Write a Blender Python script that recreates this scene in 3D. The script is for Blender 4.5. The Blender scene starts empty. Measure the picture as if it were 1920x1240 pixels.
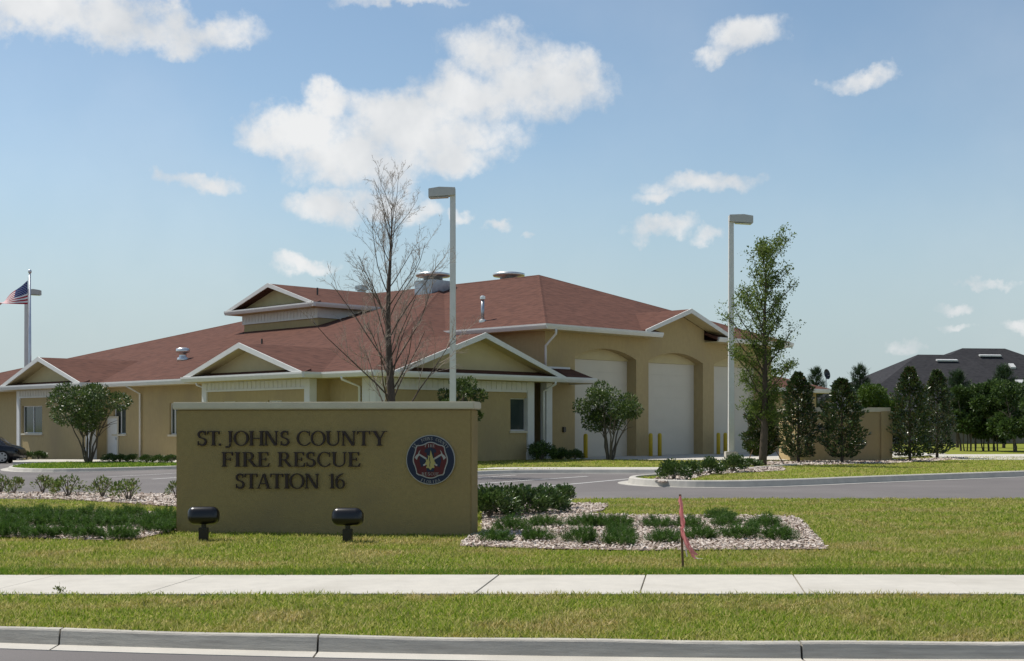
import bpy, bmesh, math, random
import numpy as np
from mathutils import Vector, Matrix

# ------------------------------------------------------------------ camera
scene = bpy.context.scene
F, HZ, EYE = 2450.0, 797.0, 1.6            # focal length in photo pixels, horizon row, eye height
cam_d = bpy.data.cameras.new('camera')
cam = bpy.data.objects.new('camera', cam_d)
scene.collection.objects.link(cam)
cam.location = (0, 0, EYE)
cam.rotation_euler = (math.radians(90), 0, 0)
cam_d.sensor_width = 36.0
cam_d.lens = 36.0 * F / 1920.0
cam_d.shift_y = (HZ - 620.0) / 1920.0
cam_d.clip_start = 0.1
cam_d.clip_end = 5000
scene.camera = cam

# ------------------------------------------------------------------ light
SUN = Vector((-0.45, 0.22, 0.865)).normalized()
sun_d = bpy.data.lights.new('sun', 'SUN')
sun_d.energy = 4.4
sun_d.angle = math.radians(0.53)
sun_d.color = (1.0, 0.95, 0.87)
sun = bpy.data.objects.new('sun', sun_d)
scene.collection.objects.link(sun)
sun.rotation_euler = SUN.to_track_quat('Z', 'Y').to_euler()
sun.location = (-20, 20, 40)

world = bpy.data.worlds.new('World')
scene.world = world
world.use_nodes = True
SKY_STRENGTH = 0.108
CLOUDS = [  # direction of each puff: azimuth / elevation given through photo rows and columns, with radii
    (930,105,85,50),(1010,150,115,62),(890,185,100,45),(770,215,110,45),(620,200,45,35),(555,245,90,36),
    (800,255,155,48),(690,302,135,44),(850,302,95,28),(620,382,70,30),(720,372,70,26),(795,392,45,16),
    (150,35,150,42),(330,55,130,32),(50,25,120,34),(430,78,55,14),(640,330,70,20),(1080,130,50,45),
    (750,0,110,10),(1400,68,66,34),(1350,95,38,15),(1622,150,50,22),(1325,350,100,20),(1240,372,45,11),
    (1240,430,58,18),(370,338,72,17),(570,500,50,13),(925,430,18,10),(985,440,14,7),(1845,540,52,9),
    (1800,585,36,8),(1705,645,36,12),(1800,620,32,7),(1918,610,26,11),(875,398,14,10),(1330,447,26,12)]

def build_world():
    nt = world.node_tree
    nt.nodes.clear()
    N, L = nt.nodes.new, nt.links.new
    out = N('ShaderNodeOutputWorld')
    sky = N('ShaderNodeTexSky'); sky.sky_type = 'NISHITA'; sky.sun_disc = False
    sky.sun_elevation = math.asin(SUN.z)
    sky.sun_rotation = math.atan2(SUN.x, SUN.y)
    sky.air_density = 1.0; sky.dust_density = 0.35; sky.ozone_density = 1.3; sky.altitude = 0
    bg = N('ShaderNodeBackground'); bg.inputs['Strength'].default_value = SKY_STRENGTH
    tint = N('ShaderNodeMix'); tint.data_type = 'RGBA'; tint.blend_type = 'MULTIPLY'; tint.inputs['Factor'].default_value = 1.0
    L(sky.outputs[0], tint.inputs[6]); tint.inputs[7].default_value = (1.0, 1.0, 0.94, 1)
    # summer haze: the sky pales to grey-blue all round the horizon
    hz_tc = N('ShaderNodeTexCoord'); hz_sep = N('ShaderNodeSeparateXYZ'); L(hz_tc.outputs['Generated'], hz_sep.inputs[0])
    hz_f = N('ShaderNodeMapRange'); hz_f.interpolation_type = 'SMOOTHERSTEP'; L(hz_sep.outputs[2], hz_f.inputs['Value'])
    hz_f.inputs['From Min'].default_value = 0.0; hz_f.inputs['From Max'].default_value = 0.24; hz_f.inputs['To Min'].default_value = 0.85; hz_f.inputs['To Max'].default_value = 0.0
    hz_m = N('ShaderNodeMix'); hz_m.data_type = 'RGBA'; L(hz_f.outputs[0], hz_m.inputs['Factor']); L(tint.outputs[2], hz_m.inputs[6])
    hz_m.inputs[7].default_value = (0.37/SKY_STRENGTH, 0.455/SKY_STRENGTH, 0.50/SKY_STRENGTH, 1)
    L(hz_m.outputs[2], bg.inputs['Color'])
    def M(op, a, b=None, c=None):
        n = N('ShaderNodeMath'); n.operation = op
        for i, v in enumerate((a, b, c)):
            if v is None: continue
            if isinstance(v, (int, float)): n.inputs[i].default_value = v
            else: L(v, n.inputs[i])
        return n.outputs[0]
    tc = N('ShaderNodeTexCoord')
    def noise(scale, detail, rough=0.55, vec=None):
        n = N('ShaderNodeTexNoise'); n.inputs['Scale'].default_value = scale
        n.inputs['Detail'].default_value = detail; n.inputs['Roughness'].default_value = rough
        L(vec or tc.outputs['Generated'], n.inputs['Vector']); return n
    nw = noise(22, 5, 0.6)
    sub = N('ShaderNodeVectorMath'); sub.operation = 'SUBTRACT'; L(nw.outputs['Color'], sub.inputs[0]); sub.inputs[1].default_value = (.5,.5,.5)
    scl = N('ShaderNodeVectorMath'); scl.operation = 'SCALE'; L(sub.outputs[0], scl.inputs[0]); scl.inputs['Scale'].default_value = 0.045
    add = N('ShaderNodeVectorMath'); add.operation = 'ADD'; L(tc.outputs['Generated'], add.inputs[0]); L(scl.outputs[0], add.inputs[1])
    sep = N('ShaderNodeSeparateXYZ'); L(add.outputs[0], sep.inputs[0])
    az = M('ARCTAN2', sep.outputs[0], sep.outputs[1])
    el = M('ARCSINE', M('MINIMUM', M('MAXIMUM', sep.outputs[2], -1.0), 1.0))
    ae = N('ShaderNodeCombineXYZ'); L(az, ae.inputs[0]); L(el, ae.inputs[1])
    best = None
    for (px, py, rx, ry) in CLOUDS:
        d = Vector(((px-960)/F, 1, (HZ-py)/F)).normalized()
        a0, e0 = math.atan2(d.x, d.y), math.asin(d.z)
        sx, sy = F/(rx*1.3), F/(ry*1.3)
        vm = N('ShaderNodeVectorMath'); vm.operation = 'MULTIPLY_ADD'; L(ae.outputs[0], vm.inputs[0])
        vm.inputs[1].default_value = (sx, sy, 0); vm.inputs[2].default_value = (-a0*sx, -e0*sy, 0)
        dp = N('ShaderNodeVectorMath'); dp.operation = 'DOT_PRODUCT'; L(vm.outputs[0], dp.inputs[0]); L(vm.outputs[0], dp.inputs[1])
        sz = min(1.0, 0.45 + ry/60.0)
        v = M('MULTIPLY_ADD', dp.outputs['Value'], -sz, sz)
        best = v if best is None else M('SMOOTH_MAX', best, v, 0.2)
    # the rest of the sky carries the same kind of scattered fair-weather cloud
    ng = noise(3.2, 6, 0.55)
    gen = M('MULTIPLY', M('SUBTRACT', ng.outputs['Fac'], 0.60), 9.0)
    away = M('GREATER_THAN', M('ABSOLUTE', az), 0.46)
    high = M('GREATER_THAN', el, 0.40)
    outside = M('MAXIMUM', away, high)
    gen = M('ADD', M('MULTIPLY', gen, outside), M('MULTIPLY', M('SUBTRACT', 1.0, outside), -3.0))
    best = M('MAXIMUM', best, gen)
    nf = noise(42, 9, 0.66)
    nf2 = noise(17, 4, 0.55)
    body = M('ADD', best, M('MULTIPLY', M('SUBTRACT', nf.outputs['Fac'], 0.5), 1.75))
    body = M('ADD', body, M('MULTIPLY', M('SUBTRACT', nf2.outputs['Fac'], 0.5), 1.0))
    mr = N('ShaderNodeMapRange'); mr.interpolation_type = 'SMOOTHSTEP'
    L(body, mr.inputs['Value']); mr.inputs['From Min'].default_value = -0.15; mr.inputs['From Max'].default_value = 0.95
    mr.inputs['To Min'].default_value = 0.0; mr.inputs['To Max'].default_value = 0.94
    # faint veil of thin high cloud
    veil = N('ShaderNodeMapRange'); L(ng.outputs['Fac'], veil.inputs['Value'])
    veil.inputs['From Min'].default_value = 0.42; veil.inputs['From Max'].default_value = 0.75; veil.inputs['To Max'].default_value = 0.16
    fac = M('MAXIMUM', mr.outputs[0], veil.outputs[0])
    ramp = N('ShaderNodeMix'); ramp.data_type = 'RGBA'
    shf = N('ShaderNodeMapRange'); L(nf2.outputs['Fac'], shf.inputs['Value'])
    shf.inputs['From Min'].default_value = 0.32; shf.inputs['From Max'].default_value = 0.62
    L(shf.outputs[0], ramp.inputs['Factor'])
    ramp.inputs[6].default_value = (0.58, 0.60, 0.62, 1); ramp.inputs[7].default_value = (0.76, 0.76, 0.755, 1)
    bc = N('ShaderNodeBackground'); L(ramp.outputs[2], bc.inputs['Color']); bc.inputs['Strength'].default_value = 1.0
    mix = N('ShaderNodeMixShader'); L(fac, mix.inputs[0]); L(bg.outputs[0], mix.inputs[1]); L(bc.outputs[0], mix.inputs[2])
    L(mix.outputs[0], out.inputs['Surface'])
build_world()
world.cycles.sampling_method = 'MANUAL'; world.cycles.sample_map_resolution = 256

scene.render.engine = 'CYCLES'
vs = scene.view_settings
vs.view_transform = 'Standard'; vs.look = 'None'; vs.exposure = 0.22; vs.gamma = 1.0; vs.use_curve_mapping = False

# ------------------------------------------------------------------ helpers
COL = scene.collection
rng = np.random.default_rng(16)
random.seed(16)

def G(x, y):
    """ground height: falls away a little towards the far left"""
    t = min(1.0, max(0.0, (y-25.0)/15.0)); t = t*t*(3-2*t)
    return 0.0095*max(-60.0, min(x, 0.0))*t

def gp(px, py, dz=0.0):
    """spot on the ground seen at a photo position"""
    y = 30.0
    for _ in range(12):
        z = G((px-960)/F*y, y) + dz
        y = (EYE-z)*F/(py-HZ)
    x = (px-960)/F*y
    return Vector((x, y, G(x, y)+dz))

class MB:
    def __init__(s): s.v = []; s.f = []
    def vert(s, p): s.v.append(tuple(p)); return len(s.v)-1
    def poly(s, pts):
        b = len(s.v); s.v += [tuple(p) for p in pts]; s.f.append(tuple(range(b, b+len(pts)))); return s
    def box(s, x0, x1, y0, y1, z0, z1):
        b = len(s.v)
        s.v += [(x0,y0,z0),(x1,y0,z0),(x1,y1,z0),(x0,y1,z0),(x0,y0,z1),(x1,y0,z1),(x1,y1,z1),(x0,y1,z1)]
        s.f += [tuple(b+i for i in q) for q in ((3,2,1,0),(4,5,6,7),(0,1,5,4),(1,2,6,5),(2,3,7,6),(3,0,4,7))]
        return s
    def prism(s, pts, d):
        """closed solid: polygon pts swept by vector d"""
        n = len(pts); b = len(s.v); d = Vector(d)
        s.v += [tuple(p) for p in pts] + [tuple(Vector(p)+d) for p in pts]
        s.f.append(tuple(range(b+n-1, b-1, -1))); s.f.append(tuple(range(b+n, b+2*n)))
        for i in range(n):
            j = (i+1) % n
            s.f.append((b+i, b+j, b+n+j, b+n+i))
        return s
    def tube(s, pts, rad, n=6, cap=True):
        pts = [Vector(p) for p in pts]; b = len(s.v)
        for i, p in enumerate(pts):
            t = (pts[min(i+1, len(pts)-1)] - pts[max(i-1, 0)])
            if t.length < 1e-9: t = Vector((0,0,1))
            t.normalize()
            u = t.cross(Vector((0,1,0)) if abs(t.y) < .9 else Vector((1,0,0))).normalized(); w = t.cross(u)
            r = rad[i] if hasattr(rad, '__len__') else rad
            for k in range(n):
                a = 2*math.pi*k/n
                s.v.append(tuple(p + u*(r*math.cos(a)) + w*(r*math.sin(a))))
        for i in range(len(pts)-1):
            for k in range(n):
                k2 = (k+1) % n
                s.f.append((b+i*n+k, b+i*n+k2, b+(i+1)*n+k2, b+(i+1)*n+k))
        if cap:
            s.f.append(tuple(b+k for k in range(n-1, -1, -1)))
            e = b+(len(pts)-1)*n
            s.f.append(tuple(e+k for k in range(n)))
        return s
    def lathe(s, prof, n=20, c=(0,0,0)):
        b = len(s.v)
        for (r, z) in prof:
            for k in range(n):
                a = 2*math.pi*k/n
                s.v.append((c[0]+r*math.cos(a), c[1]+r*math.sin(a), c[2]+z))
        for i in range(len(prof)-1):
            for k in range(n):
                k2 = (k+1) % n
                s.f.append((b+i*n+k, b+i*n+k2, b+(i+1)*n+k2, b+(i+1)*n+k))
        s.f.append(tuple(b+k for k in range(n-1, -1, -1)))
        e = b+(len(prof)-1)*n
        s.f.append(tuple(e+k for k in range(n)))
        return s
    def mesh(s, name, m, smooth=False):
        me = bpy.data.meshes.new(name); me.from_pydata(s.v, [], s.f); me.update()
        if m: me.materials.append(m)
        if smooth:
            me.polygons.foreach_set('use_smooth', [True]*len(me.polygons))
        return me
    def build(s, name, m, parent=None, smooth=False, bevel=0.0, fix=True):
        me = s.mesh(name, m, smooth)
        if fix or bevel:
            bm = bmesh.new(); bm.from_mesh(me)
            if fix: bmesh.ops.recalc_face_normals(bm, faces=bm.faces)
            if bevel:
                bmesh.ops.bevel(bm, geom=[e for e in bm.edges], offset=bevel, segments=2, affect='EDGES', clamp_overlap=True)
            bm.to_mesh(me); bm.free()
        return link(name, me, parent)

def link(name, me, parent=None):
    o = bpy.data.objects.new(name, me); COL.objects.link(o)
    if parent: o.parent = parent
    return o

def tag(o, label=None, cat=None, group=None, kind=None):
    if label: o['label'] = label
    if cat: o['category'] = cat
    if group: o['group'] = group
    if kind: o['kind'] = kind
    return o

def thing(name, label, cat, loc=(0,0,0), rz=0.0, group=None):
    o = bpy.data.objects.new(name, None); COL.objects.link(o)
    o.location = loc; o.rotation_euler = (0, 0, rz); o.empty_display_size = 0.3
    return tag(o, label, cat, group)

def copy_tree(o, parent=None):
    c = o.copy(); COL.objects.link(c); c.parent = parent
    for ch in [x for x in bpy.data.objects if x.parent == o]:
        copy_tree(ch, c)
    return c

def tri_mesh(name, V, T, m, smooth=False):
    """mesh from numpy arrays of vertices and triangles (or quads)"""
    me = bpy.data.meshes.new(name)
    k = T.shape[1]
    me.vertices.add(len(V)); me.vertices.foreach_set('co', np.asarray(V, dtype=np.float32).ravel())
    me.loops.add(T.size); me.loops.foreach_set('vertex_index', T.astype(np.int32).ravel())
    me.polygons.add(len(T)); me.polygons.foreach_set('loop_start', np.arange(0, T.size, k, dtype=np.int32))
    me.update(calc_edges=True)
    me.materials.append(m)
    if smooth: me.polygons.foreach_set('use_smooth', np.ones(len(T), dtype=bool))
    return me

# ------------------------------------------------------------------ materials
def new_mat(name):
    m = bpy.data.materials.new(name); m.use_nodes = True
    nt = m.node_tree; b = nt.nodes['Principled BSDF']
    return m, nt, b

def mat(name, c1, c2=None, rough=0.8, scale=4.0, detail=6, bump=0.0, bscale=60.0, spec=0.3, metal=0.0, stretch=None, c3=None, c3scale=0.6, c3lo=.5, c3hi=.7):
    m, nt, b = new_mat(name)
    N, L = nt.nodes.new, nt.links.new
    b.inputs['Roughness'].default_value = rough; b.inputs['Metallic'].default_value = metal
    b.inputs['Specular IOR Level'].default_value = spec
    c2 = c2 or tuple(min(1, x*0.82) for x in c1)
    tc = N('ShaderNodeTexCoord'); src = tc.outputs['Object']
    if stretch:
        mp = N('ShaderNodeMapping'); mp.inputs['Scale'].default_value = stretch; L(src, mp.inputs[0]); src = mp.outputs[0]
    n = N('ShaderNodeTexNoise'); n.inputs['Scale'].default_value = scale; n.inputs['Detail'].default_value = detail; n.inputs['Roughness'].default_value = .6
    L(src, n.inputs['Vector'])
    mr = N('ShaderNodeMapRange'); L(n.outputs['Fac'], mr.inputs['Value']); mr.inputs['From Min'].default_value = .3; mr.inputs['From Max'].default_value = .7
    mx = N('ShaderNodeMix'); mx.data_type = 'RGBA'; L(mr.outputs[0], mx.inputs['Factor'])
    mx.inputs[6].default_value = (*c1, 1); mx.inputs[7].default_value = (*c2, 1)
    col = mx.outputs[2]
    if c3:
        n3 = N('ShaderNodeTexNoise'); n3.inputs['Scale'].default_value = c3scale; n3.inputs['Detail'].default_value = 5; L(src, n3.inputs['Vector'])
        m3 = N('ShaderNodeMapRange'); L(n3.outputs['Fac'], m3.inputs['Value']); m3.inputs['From Min'].default_value = c3lo; m3.inputs['From Max'].default_value = c3hi
        x3 = N('ShaderNodeMix'); x3.data_type = 'RGBA'; L(m3.outputs[0], x3.inputs['Factor']); L(col, x3.inputs[6]); x3.inputs[7].default_value = (*c3, 1)
        col = x3.outputs[2]
    L(col, b.inputs['Base Color'])
    if bump:
        nb = N('ShaderNodeTexNoise'); nb.inputs['Scale'].default_value = bscale; nb.inputs['Detail'].default_value = 4; L(src, nb.inputs['Vector'])
        bp = N('ShaderNodeBump'); bp.inputs['Strength'].default_value = bump; bp.inputs['Distance'].default_value = .02
        L(nb.outputs['Fac'], bp.inputs['Height']); L(bp.outputs[0], b.inputs['Normal'])
    return m

def leaf_mat(name, cols, rough=0.5, trans=0.25, spec=0.3, patch=None, pscale=0.5):
    """foliage: colour varies leaf by leaf; some light passes through"""
    m, nt, b = new_mat(name)
    N, L = nt.nodes.new, nt.links.new
    g = N('ShaderNodeNewGeometry')
    r = N('ShaderNodeValToRGB'); L(g.outputs['Random Per Island'], r.inputs[0])
    els = r.color_ramp.elements
    while len(els) < len(cols): els.new(0.5)
    for i, c in enumerate(cols):
        els[i].position = i/(len(cols)-1.0); els[i].color = (*c, 1)
    col = r.outputs[0]
    if patch:
        n = N('ShaderNodeTexNoise'); n.inputs['Scale'].default_value = pscale; n.inputs['Detail'].default_value = 6; n.inputs['Roughness'].default_value = .65
        L(g.outputs['Position'], n.inputs['Vector'])
        mr = N('ShaderNodeMapRange'); L(n.outputs['Fac'], mr.inputs['Value']); mr.inputs['From Min'].default_value = .46; mr.inputs['From Max'].default_value = .62
        mr.inputs['To Max'].default_value = .95
        x = N('ShaderNodeMix'); x.data_type = 'RGBA'; L(mr.outputs[0], x.inputs['Factor']); L(col, x.inputs[6])
        r2 = N('ShaderNodeValToRGB'); L(g.outputs['Random Per Island'], r2.inputs[0])
        e2 = r2.color_ramp.elements
        while len(e2) < len(patch): e2.new(0.5)
        for i, c in enumerate(patch):
            e2[i].position = i/(len(patch)-1.0); e2[i].color = (*c, 1)
        L(r2.outputs[0], x.inputs[7]); col = x.outputs[2]
    L(col, b.inputs['Base Color']); b.inputs['Roughness'].default_value = rough
    b.inputs['Specular IOR Level'].default_value = spec
    if trans:
        t = N('ShaderNodeBsdfTranslucent'); L(col, t.inputs['Color'])
        ms = N('ShaderNodeMixShader'); ms.inputs[0].default_value = trans
        L(b.outputs[0], ms.inputs[1]); L(t.outputs[0], ms.inputs[2])
        L(ms.outputs[0], nt.nodes['Material Output'].inputs['Surface'])
    return m

def shingle_mat(name, c1, c2, c3):
    m, nt, b = new_mat(name)
    N, L = nt.nodes.new, nt.links.new
    tc = N('ShaderNodeTexCoord')
    sep = N('ShaderNodeSeparateXYZ'); L(tc.outputs['Object'], sep.inputs[0])
    def M(op, a, bb):
        n = N('ShaderNodeMath'); n.operation = op
        for i, v in enumerate((a, bb)):
            if isinstance(v, (int, float)): n.inputs[i].default_value = v
            else: L(v, n.inputs[i])
        return n.outputs[0]
    row = M('FLOOR', M('MULTIPLY', sep.outputs[2], 19.0), 0)
    along = M('ADD', sep.outputs[0], sep.outputs[1])
    colm = M('FLOOR', M('ADD', M('MULTIPLY', along, 3.6), M('MULTIPLY', row, 0.37)), 0)
    cmb = N('ShaderNodeCombineXYZ'); L(row, cmb.inputs[0]); L(colm, cmb.inputs[1])
    wn = N('ShaderNodeTexWhiteNoise'); wn.noise_dimensions = '2D'; L(cmb.outputs[0], wn.inputs['Vector'])
    r = N('ShaderNodeValToRGB'); L(wn.outputs['Value'], r.inputs[0])
    e = r.color_ramp.elements; e[0].color = (*c1, 1); e[1].color = (*c3, 1); e.new(0.5).color = (*c2, 1)
    n = N('ShaderNodeTexNoise'); n.inputs['Scale'].default_value = 0.5; n.inputs['Detail'].default_value = 5; L(tc.outputs['Object'], n.inputs['Vector'])
    mr = N('ShaderNodeMapRange'); L(n.outputs['Fac'], mr.inputs['Value']); mr.inputs['From Min'].default_value = .3; mr.inputs['From Max'].default_value = .7
    mr.inputs['To Min'].default_value = .95; mr.inputs['To Max'].default_value = 1.05
    mx = N('ShaderNodeVectorMath'); mx.operation = 'SCALE'; L(r.outputs[0], mx.inputs[0]); L(mr.outputs[0], mx.inputs['Scale'])
    L(mx.outputs[0], b.inputs['Base Color']); b.inputs['Roughness'].default_value = 0.95; b.inputs['Specular IOR Level'].default_value = .1
    fr = M('FRACT', M('MULTIPLY', sep.outputs[2], 19.0), 0)
    bp = N('ShaderNodeBump'); bp.inputs['Strength'].default_value = .5; bp.inputs['Distance'].default_value = .012
    hh = M('ADD', M('MULTIPLY', fr, -1.0), M('MULTIPLY', wn.outputs['Value'], .6)); L(hh, bp.inputs['Height']); L(bp.outputs[0], b.inputs['Normal'])
    return m

MT = {}
MT['stucco'] = mat('tan_stucco', (.44,.34,.18), (.39,.30,.155), rough=.92, scale=7, detail=10, bump=.5, bscale=30, spec=.12, stretch=(1,1,.45), c3=(.37,.285,.16), c3scale=.55, c3lo=.5, c3hi=.72)
MT['sign'] = mat('sign_stucco', (.345,.26,.115), (.30,.225,.10), rough=.92, scale=14, detail=10, bump=.6, bscale=70, spec=.12, c3=(.285,.215,.105), c3scale=1.1, c3lo=.5, c3hi=.75)
MT['cream'] = mat('cream_panel', (.55,.47,.27), (.51,.43,.25), rough=.85, scale=2, spec=.15)
MT['trim'] = mat('white_trim', (.70,.69,.66), (.64,.63,.60), rough=.6, scale=2.5, spec=.25)
MT['cap'] = mat('cap_stucco', (.60,.55,.43), (.54,.49,.38), rough=.85, scale=3, bump=.2, spec=.15)
MT['door'] = mat('overhead_door_paint', (.62,.57,.47), (.58,.53,.435), rough=.55, scale=.8, spec=.25)
MT['shingle'] = shingle_mat('red_shingles', (.100,.047,.034), (.125,.060,.044), (.078,.038,.029))
MT['dark_shingle'] = shingle_mat('charcoal_shingles', (.035,.034,.038), (.045,.044,.047), (.028,.028,.031))
MT['glass'] = mat('window_glass', (.03,.045,.045), (.05,.065,.06), rough=.08, scale=.7, spec=.6)
MT['metal'] = mat('galvanised_metal', (.45,.48,.50), (.34,.37,.39), rough=.38, scale=5, metal=.75, spec=.5)
MT['spun'] = mat('spun_aluminium', (.75,.74,.70), (.62,.61,.58), rough=.32, scale=3, metal=.85)
MT['pole'] = mat('concrete_pole', (.70,.69,.66), (.63,.62,.59), rough=.75, scale=5, spec=.2)
MT['lamp'] = mat('lamp_housing', (.50,.49,.46), (.45,.44,.42), rough=.5, scale=5)
MT['lens'] = mat('lamp_lens', (.55,.56,.52), rough=.2, spec=.5)
MT['alu'] = mat('flagpole_aluminium', (.70,.70,.72), (.6,.6,.63), rough=.35, metal=.6)
MT['yellow'] = mat('bollard_yellow', (.55,.40,.03), (.46,.33,.03), rough=.55, scale=6)
MT['concrete'] = mat('pale_concrete', (.52,.49,.43), (.46,.435,.385), rough=.9, scale=5, detail=10, bump=.25, bscale=80, spec=.15, c3=(.39,.365,.315), c3scale=.8, c3lo=.5, c3hi=.75)
MT['curb'] = mat('curb_concrete', (.50,.47,.41), (.32,.30,.265), rough=.9, scale=9, bump=.4, bscale=60, spec=.15, stretch=(.3,1,5), c3=(.33,.31,.275), c3scale=3.0, c3lo=.5, c3hi=.75)
MT['curb_far'] = mat('kerb_concrete', (.48,.455,.405), (.38,.36,.325), rough=.9, scale=3, spec=.15)
MT['asphalt'] = mat('asphalt', (.158,.144,.138), (.132,.121,.117), rough=.9, scale=.5, bump=.4, bscale=130, spec=.2, c3=(.185,.17,.162), c3scale=.25)
MT['paint'] = mat('road_paint', (.62,.61,.58), (.50,.49,.47), rough=.7, scale=6)
MT['soil'] = mat('lawn_soil', (.13,.145,.03), (.17,.165,.045), rough=1, scale=3, bump=.5, bscale=40, spec=.05, c3=(.06,.09,.02), c3scale=.45)
MT['lawn_far'] = mat('far_lawn', (.17,.205,.03), (.21,.225,.04), rough=1, scale=2.2, bump=.6, bscale=25, spec=.05, c3=(.19,.175,.05), c3scale=.35, c3lo=.5, c3hi=.75)
MT['mulchbase'] = mat('mulch_bed', (.22,.16,.125), (.32,.26,.22), rough=1, scale=22, bump=.8, bscale=35, spec=.05)
MT['mulch'] = leaf_mat('mulch_chips', [(.25,.185,.145),(.42,.35,.295),(.52,.45,.39),(.62,.56,.50)], rough=.9, trans=0, spec=.1)
MT['grass'] = leaf_mat('grass_blades', [(.14,.235,.02),(.22,.305,.028),(.32,.37,.045),(.56,.50,.19),(.20,.28,.026)], rough=.6, trans=.5, spec=.12,
                       patch=[(.28,.25,.05),(.45,.34,.11),(.66,.54,.28),(.24,.26,.042)], pscale=.75)
MT['grass_green'] = leaf_mat('lush_grass_blades', [(.09,.19,.018),(.13,.23,.024),(.18,.26,.03)], rough=.6, trans=.45, spec=.12)
MT['bark'] = mat('dark_bark', (.115,.09,.07), (.07,.056,.046), rough=.95, scale=14, bump=.6, bscale=30, stretch=(3,3,.6), spec=.1)
MT['twig'] = mat('grey_twigs', (.36,.30,.24), (.25,.21,.17), rough=.9, scale=6, spec=.1)
MT['bark2'] = mat('shrub_bark', (.16,.135,.11), (.10,.085,.07), rough=.95, scale=10, spec=.1)
MT['oak'] = leaf_mat('oak_leaves', [(.075,.12,.022),(.12,.175,.032),(.18,.23,.05)], trans=.45)
MT['ligustrum'] = leaf_mat('ligustrum_leaves', [(.04,.075,.016),(.07,.11,.024),(.13,.18,.045)], rough=.38, trans=.22, spec=.45)
MT['magnolia'] = leaf_mat('magnolia_leaves', [(.03,.058,.016),(.045,.08,.022),(.07,.11,.032),(.10,.07,.03)], rough=.26, trans=.1, spec=.55)
MT['myrtle'] = leaf_mat('wax_myrtle_leaves', [(.035,.068,.016),(.055,.098,.022),(.085,.135,.03)], trans=.3)
MT['bright'] = leaf_mat('bright_shrub_leaves', [(.045,.085,.013),(.07,.12,.018),(.1,.155,.025)], trans=.3)
MT['pine'] = leaf_mat('pine_needles', [(.02,.045,.018),(.032,.062,.022),(.05,.085,.028)], trans=.15)
MT['juniper'] = leaf_mat('juniper_sprays', [(.032,.085,.014),(.065,.135,.02),(.11,.19,.032)], rough=.6, trans=.35)
MT['hawthorn'] = leaf_mat('hedge_leaves', [(.035,.07,.015),(.06,.11,.024),(.12,.18,.045)], rough=.35, trans=.2, spec=.45)
MT['shrub'] = leaf_mat('shrub_leaves', [(.07,.12,.02),(.12,.18,.035),(.2,.24,.07),(.17,.14,.06)], rough=.5, trans=.3)
MT['weed'] = leaf_mat('weed_leaves', [(.12,.15,.04),(.17,.19,.06)], trans=.3)
MT['letter'] = mat('letter_bronze', (.022,.008,.006), (.017,.007,.005), rough=.45, spec=.4)
MT['black'] = mat('black_housing', (.007,.006,.006), (.010,.008,.008), rough=.28, scale=8, spec=.5)
MT['navy'] = mat('emblem_navy', (.014,.022,.05), rough=.5)
MT['red'] = mat('emblem_red', (.10,.013,.015), rough=.5)
MT['silver'] = mat('emblem_silver', (.40,.39,.36), rough=.5)
MT['gold'] = mat('emblem_gold', (.40,.34,.12), rough=.5)
MT['flag_red'] = mat('flag_red', (.42,.02,.04), rough=.8)
MT['flag_white'] = mat('flag_white', (.78,.76,.74), (.74,.72,.70), rough=.8)
MT['flag_blue'] = mat('flag_blue', (.022,.04,.16), rough=.8)
MT['wood'] = mat('stake_wood', (.19,.12,.07), (.13,.08,.05), rough=.9, scale=12)
MT['pink'] = leaf_mat('pink_ribbon', [(.85,.27,.27),(.92,.38,.37)], rough=.5, trans=.5)
MT['white_rib'] = leaf_mat('pale_ribbon', [(.75,.70,.62),(.75,.68,.6)], rough=.5, trans=.4)
MT['car'] = mat('car_paint', (.008,.008,.010), (.01,.01,.012), rough=.15, spec=.6)
MT['tyre'] = mat('tyre_rubber', (.018,.018,.018), rough=.85)
MT['rim'] = mat('alloy_rim', (.42,.42,.43), rough=.3, metal=.8)
MT['house_wall'] = mat('house_stucco', (.35,.30,.22), rough=.9)
MT['house_trim'] = mat('house_vent_metal', (.62,.62,.60), rough=.4)

# ------------------------------------------------------------------ ground
def sheet(name, pts, m, z=0.0, skirt=0.0, step=3.0, kind='structure', parent=None, fall=True):
    """flat piece of ground cut out along pts, following the fall of the land, with an edge of depth skirt"""
    bm = bmesh.new()
    vsn = [bm.verts.new((p[0], p[1], 0)) for p in pts]
    f = bm.faces.new(vsn)
    if f.normal.z < 0: f.normal_flip()
    xs = [p[0] for p in pts]; ys = [p[1] for p in pts]
    if fall:
        for ax, lo, hi in ((0, max(min(xs), -60), min(max(xs), 0.5)), (1, max(min(ys), 24), min(max(ys), 42))):
            c = math.ceil(lo/step)*step
            while c < hi:
                co = Vector((c,0,0)) if ax == 0 else Vector((0,c,0)); no = Vector((1,0,0)) if ax == 0 else Vector((0,1,0))
                bmesh.ops.bisect_plane(bm, geom=bm.verts[:]+bm.edges[:]+bm.faces[:], plane_co=co, plane_no=no)
                c += step
    bmesh.ops.triangulate(bm, faces=bm.faces)
    for v in bm.verts: v.co.z = (G(v.co.x, v.co.y) if fall else 0) + z
    if skirt:
        bmesh.ops.recalc_face_normals(bm, faces=bm.faces)
        r = bmesh.ops.extrude_edge_only(bm, edges=[e for e in bm.edges if e.is_boundary])
        for v in [g for g in r['geom'] if isinstance(g, bmesh.types.BMVert)]: v.co.z -= skirt
    me = bpy.data.meshes.new(name); bm.to_mesh(me); bm.free(); me.materials.append(m)
    for p in me.polygons:
        if p.normal.z < -0.5: p.flip()
    o = link(name, me, parent)
    if kind: tag(o, kind=kind)
    return o

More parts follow.
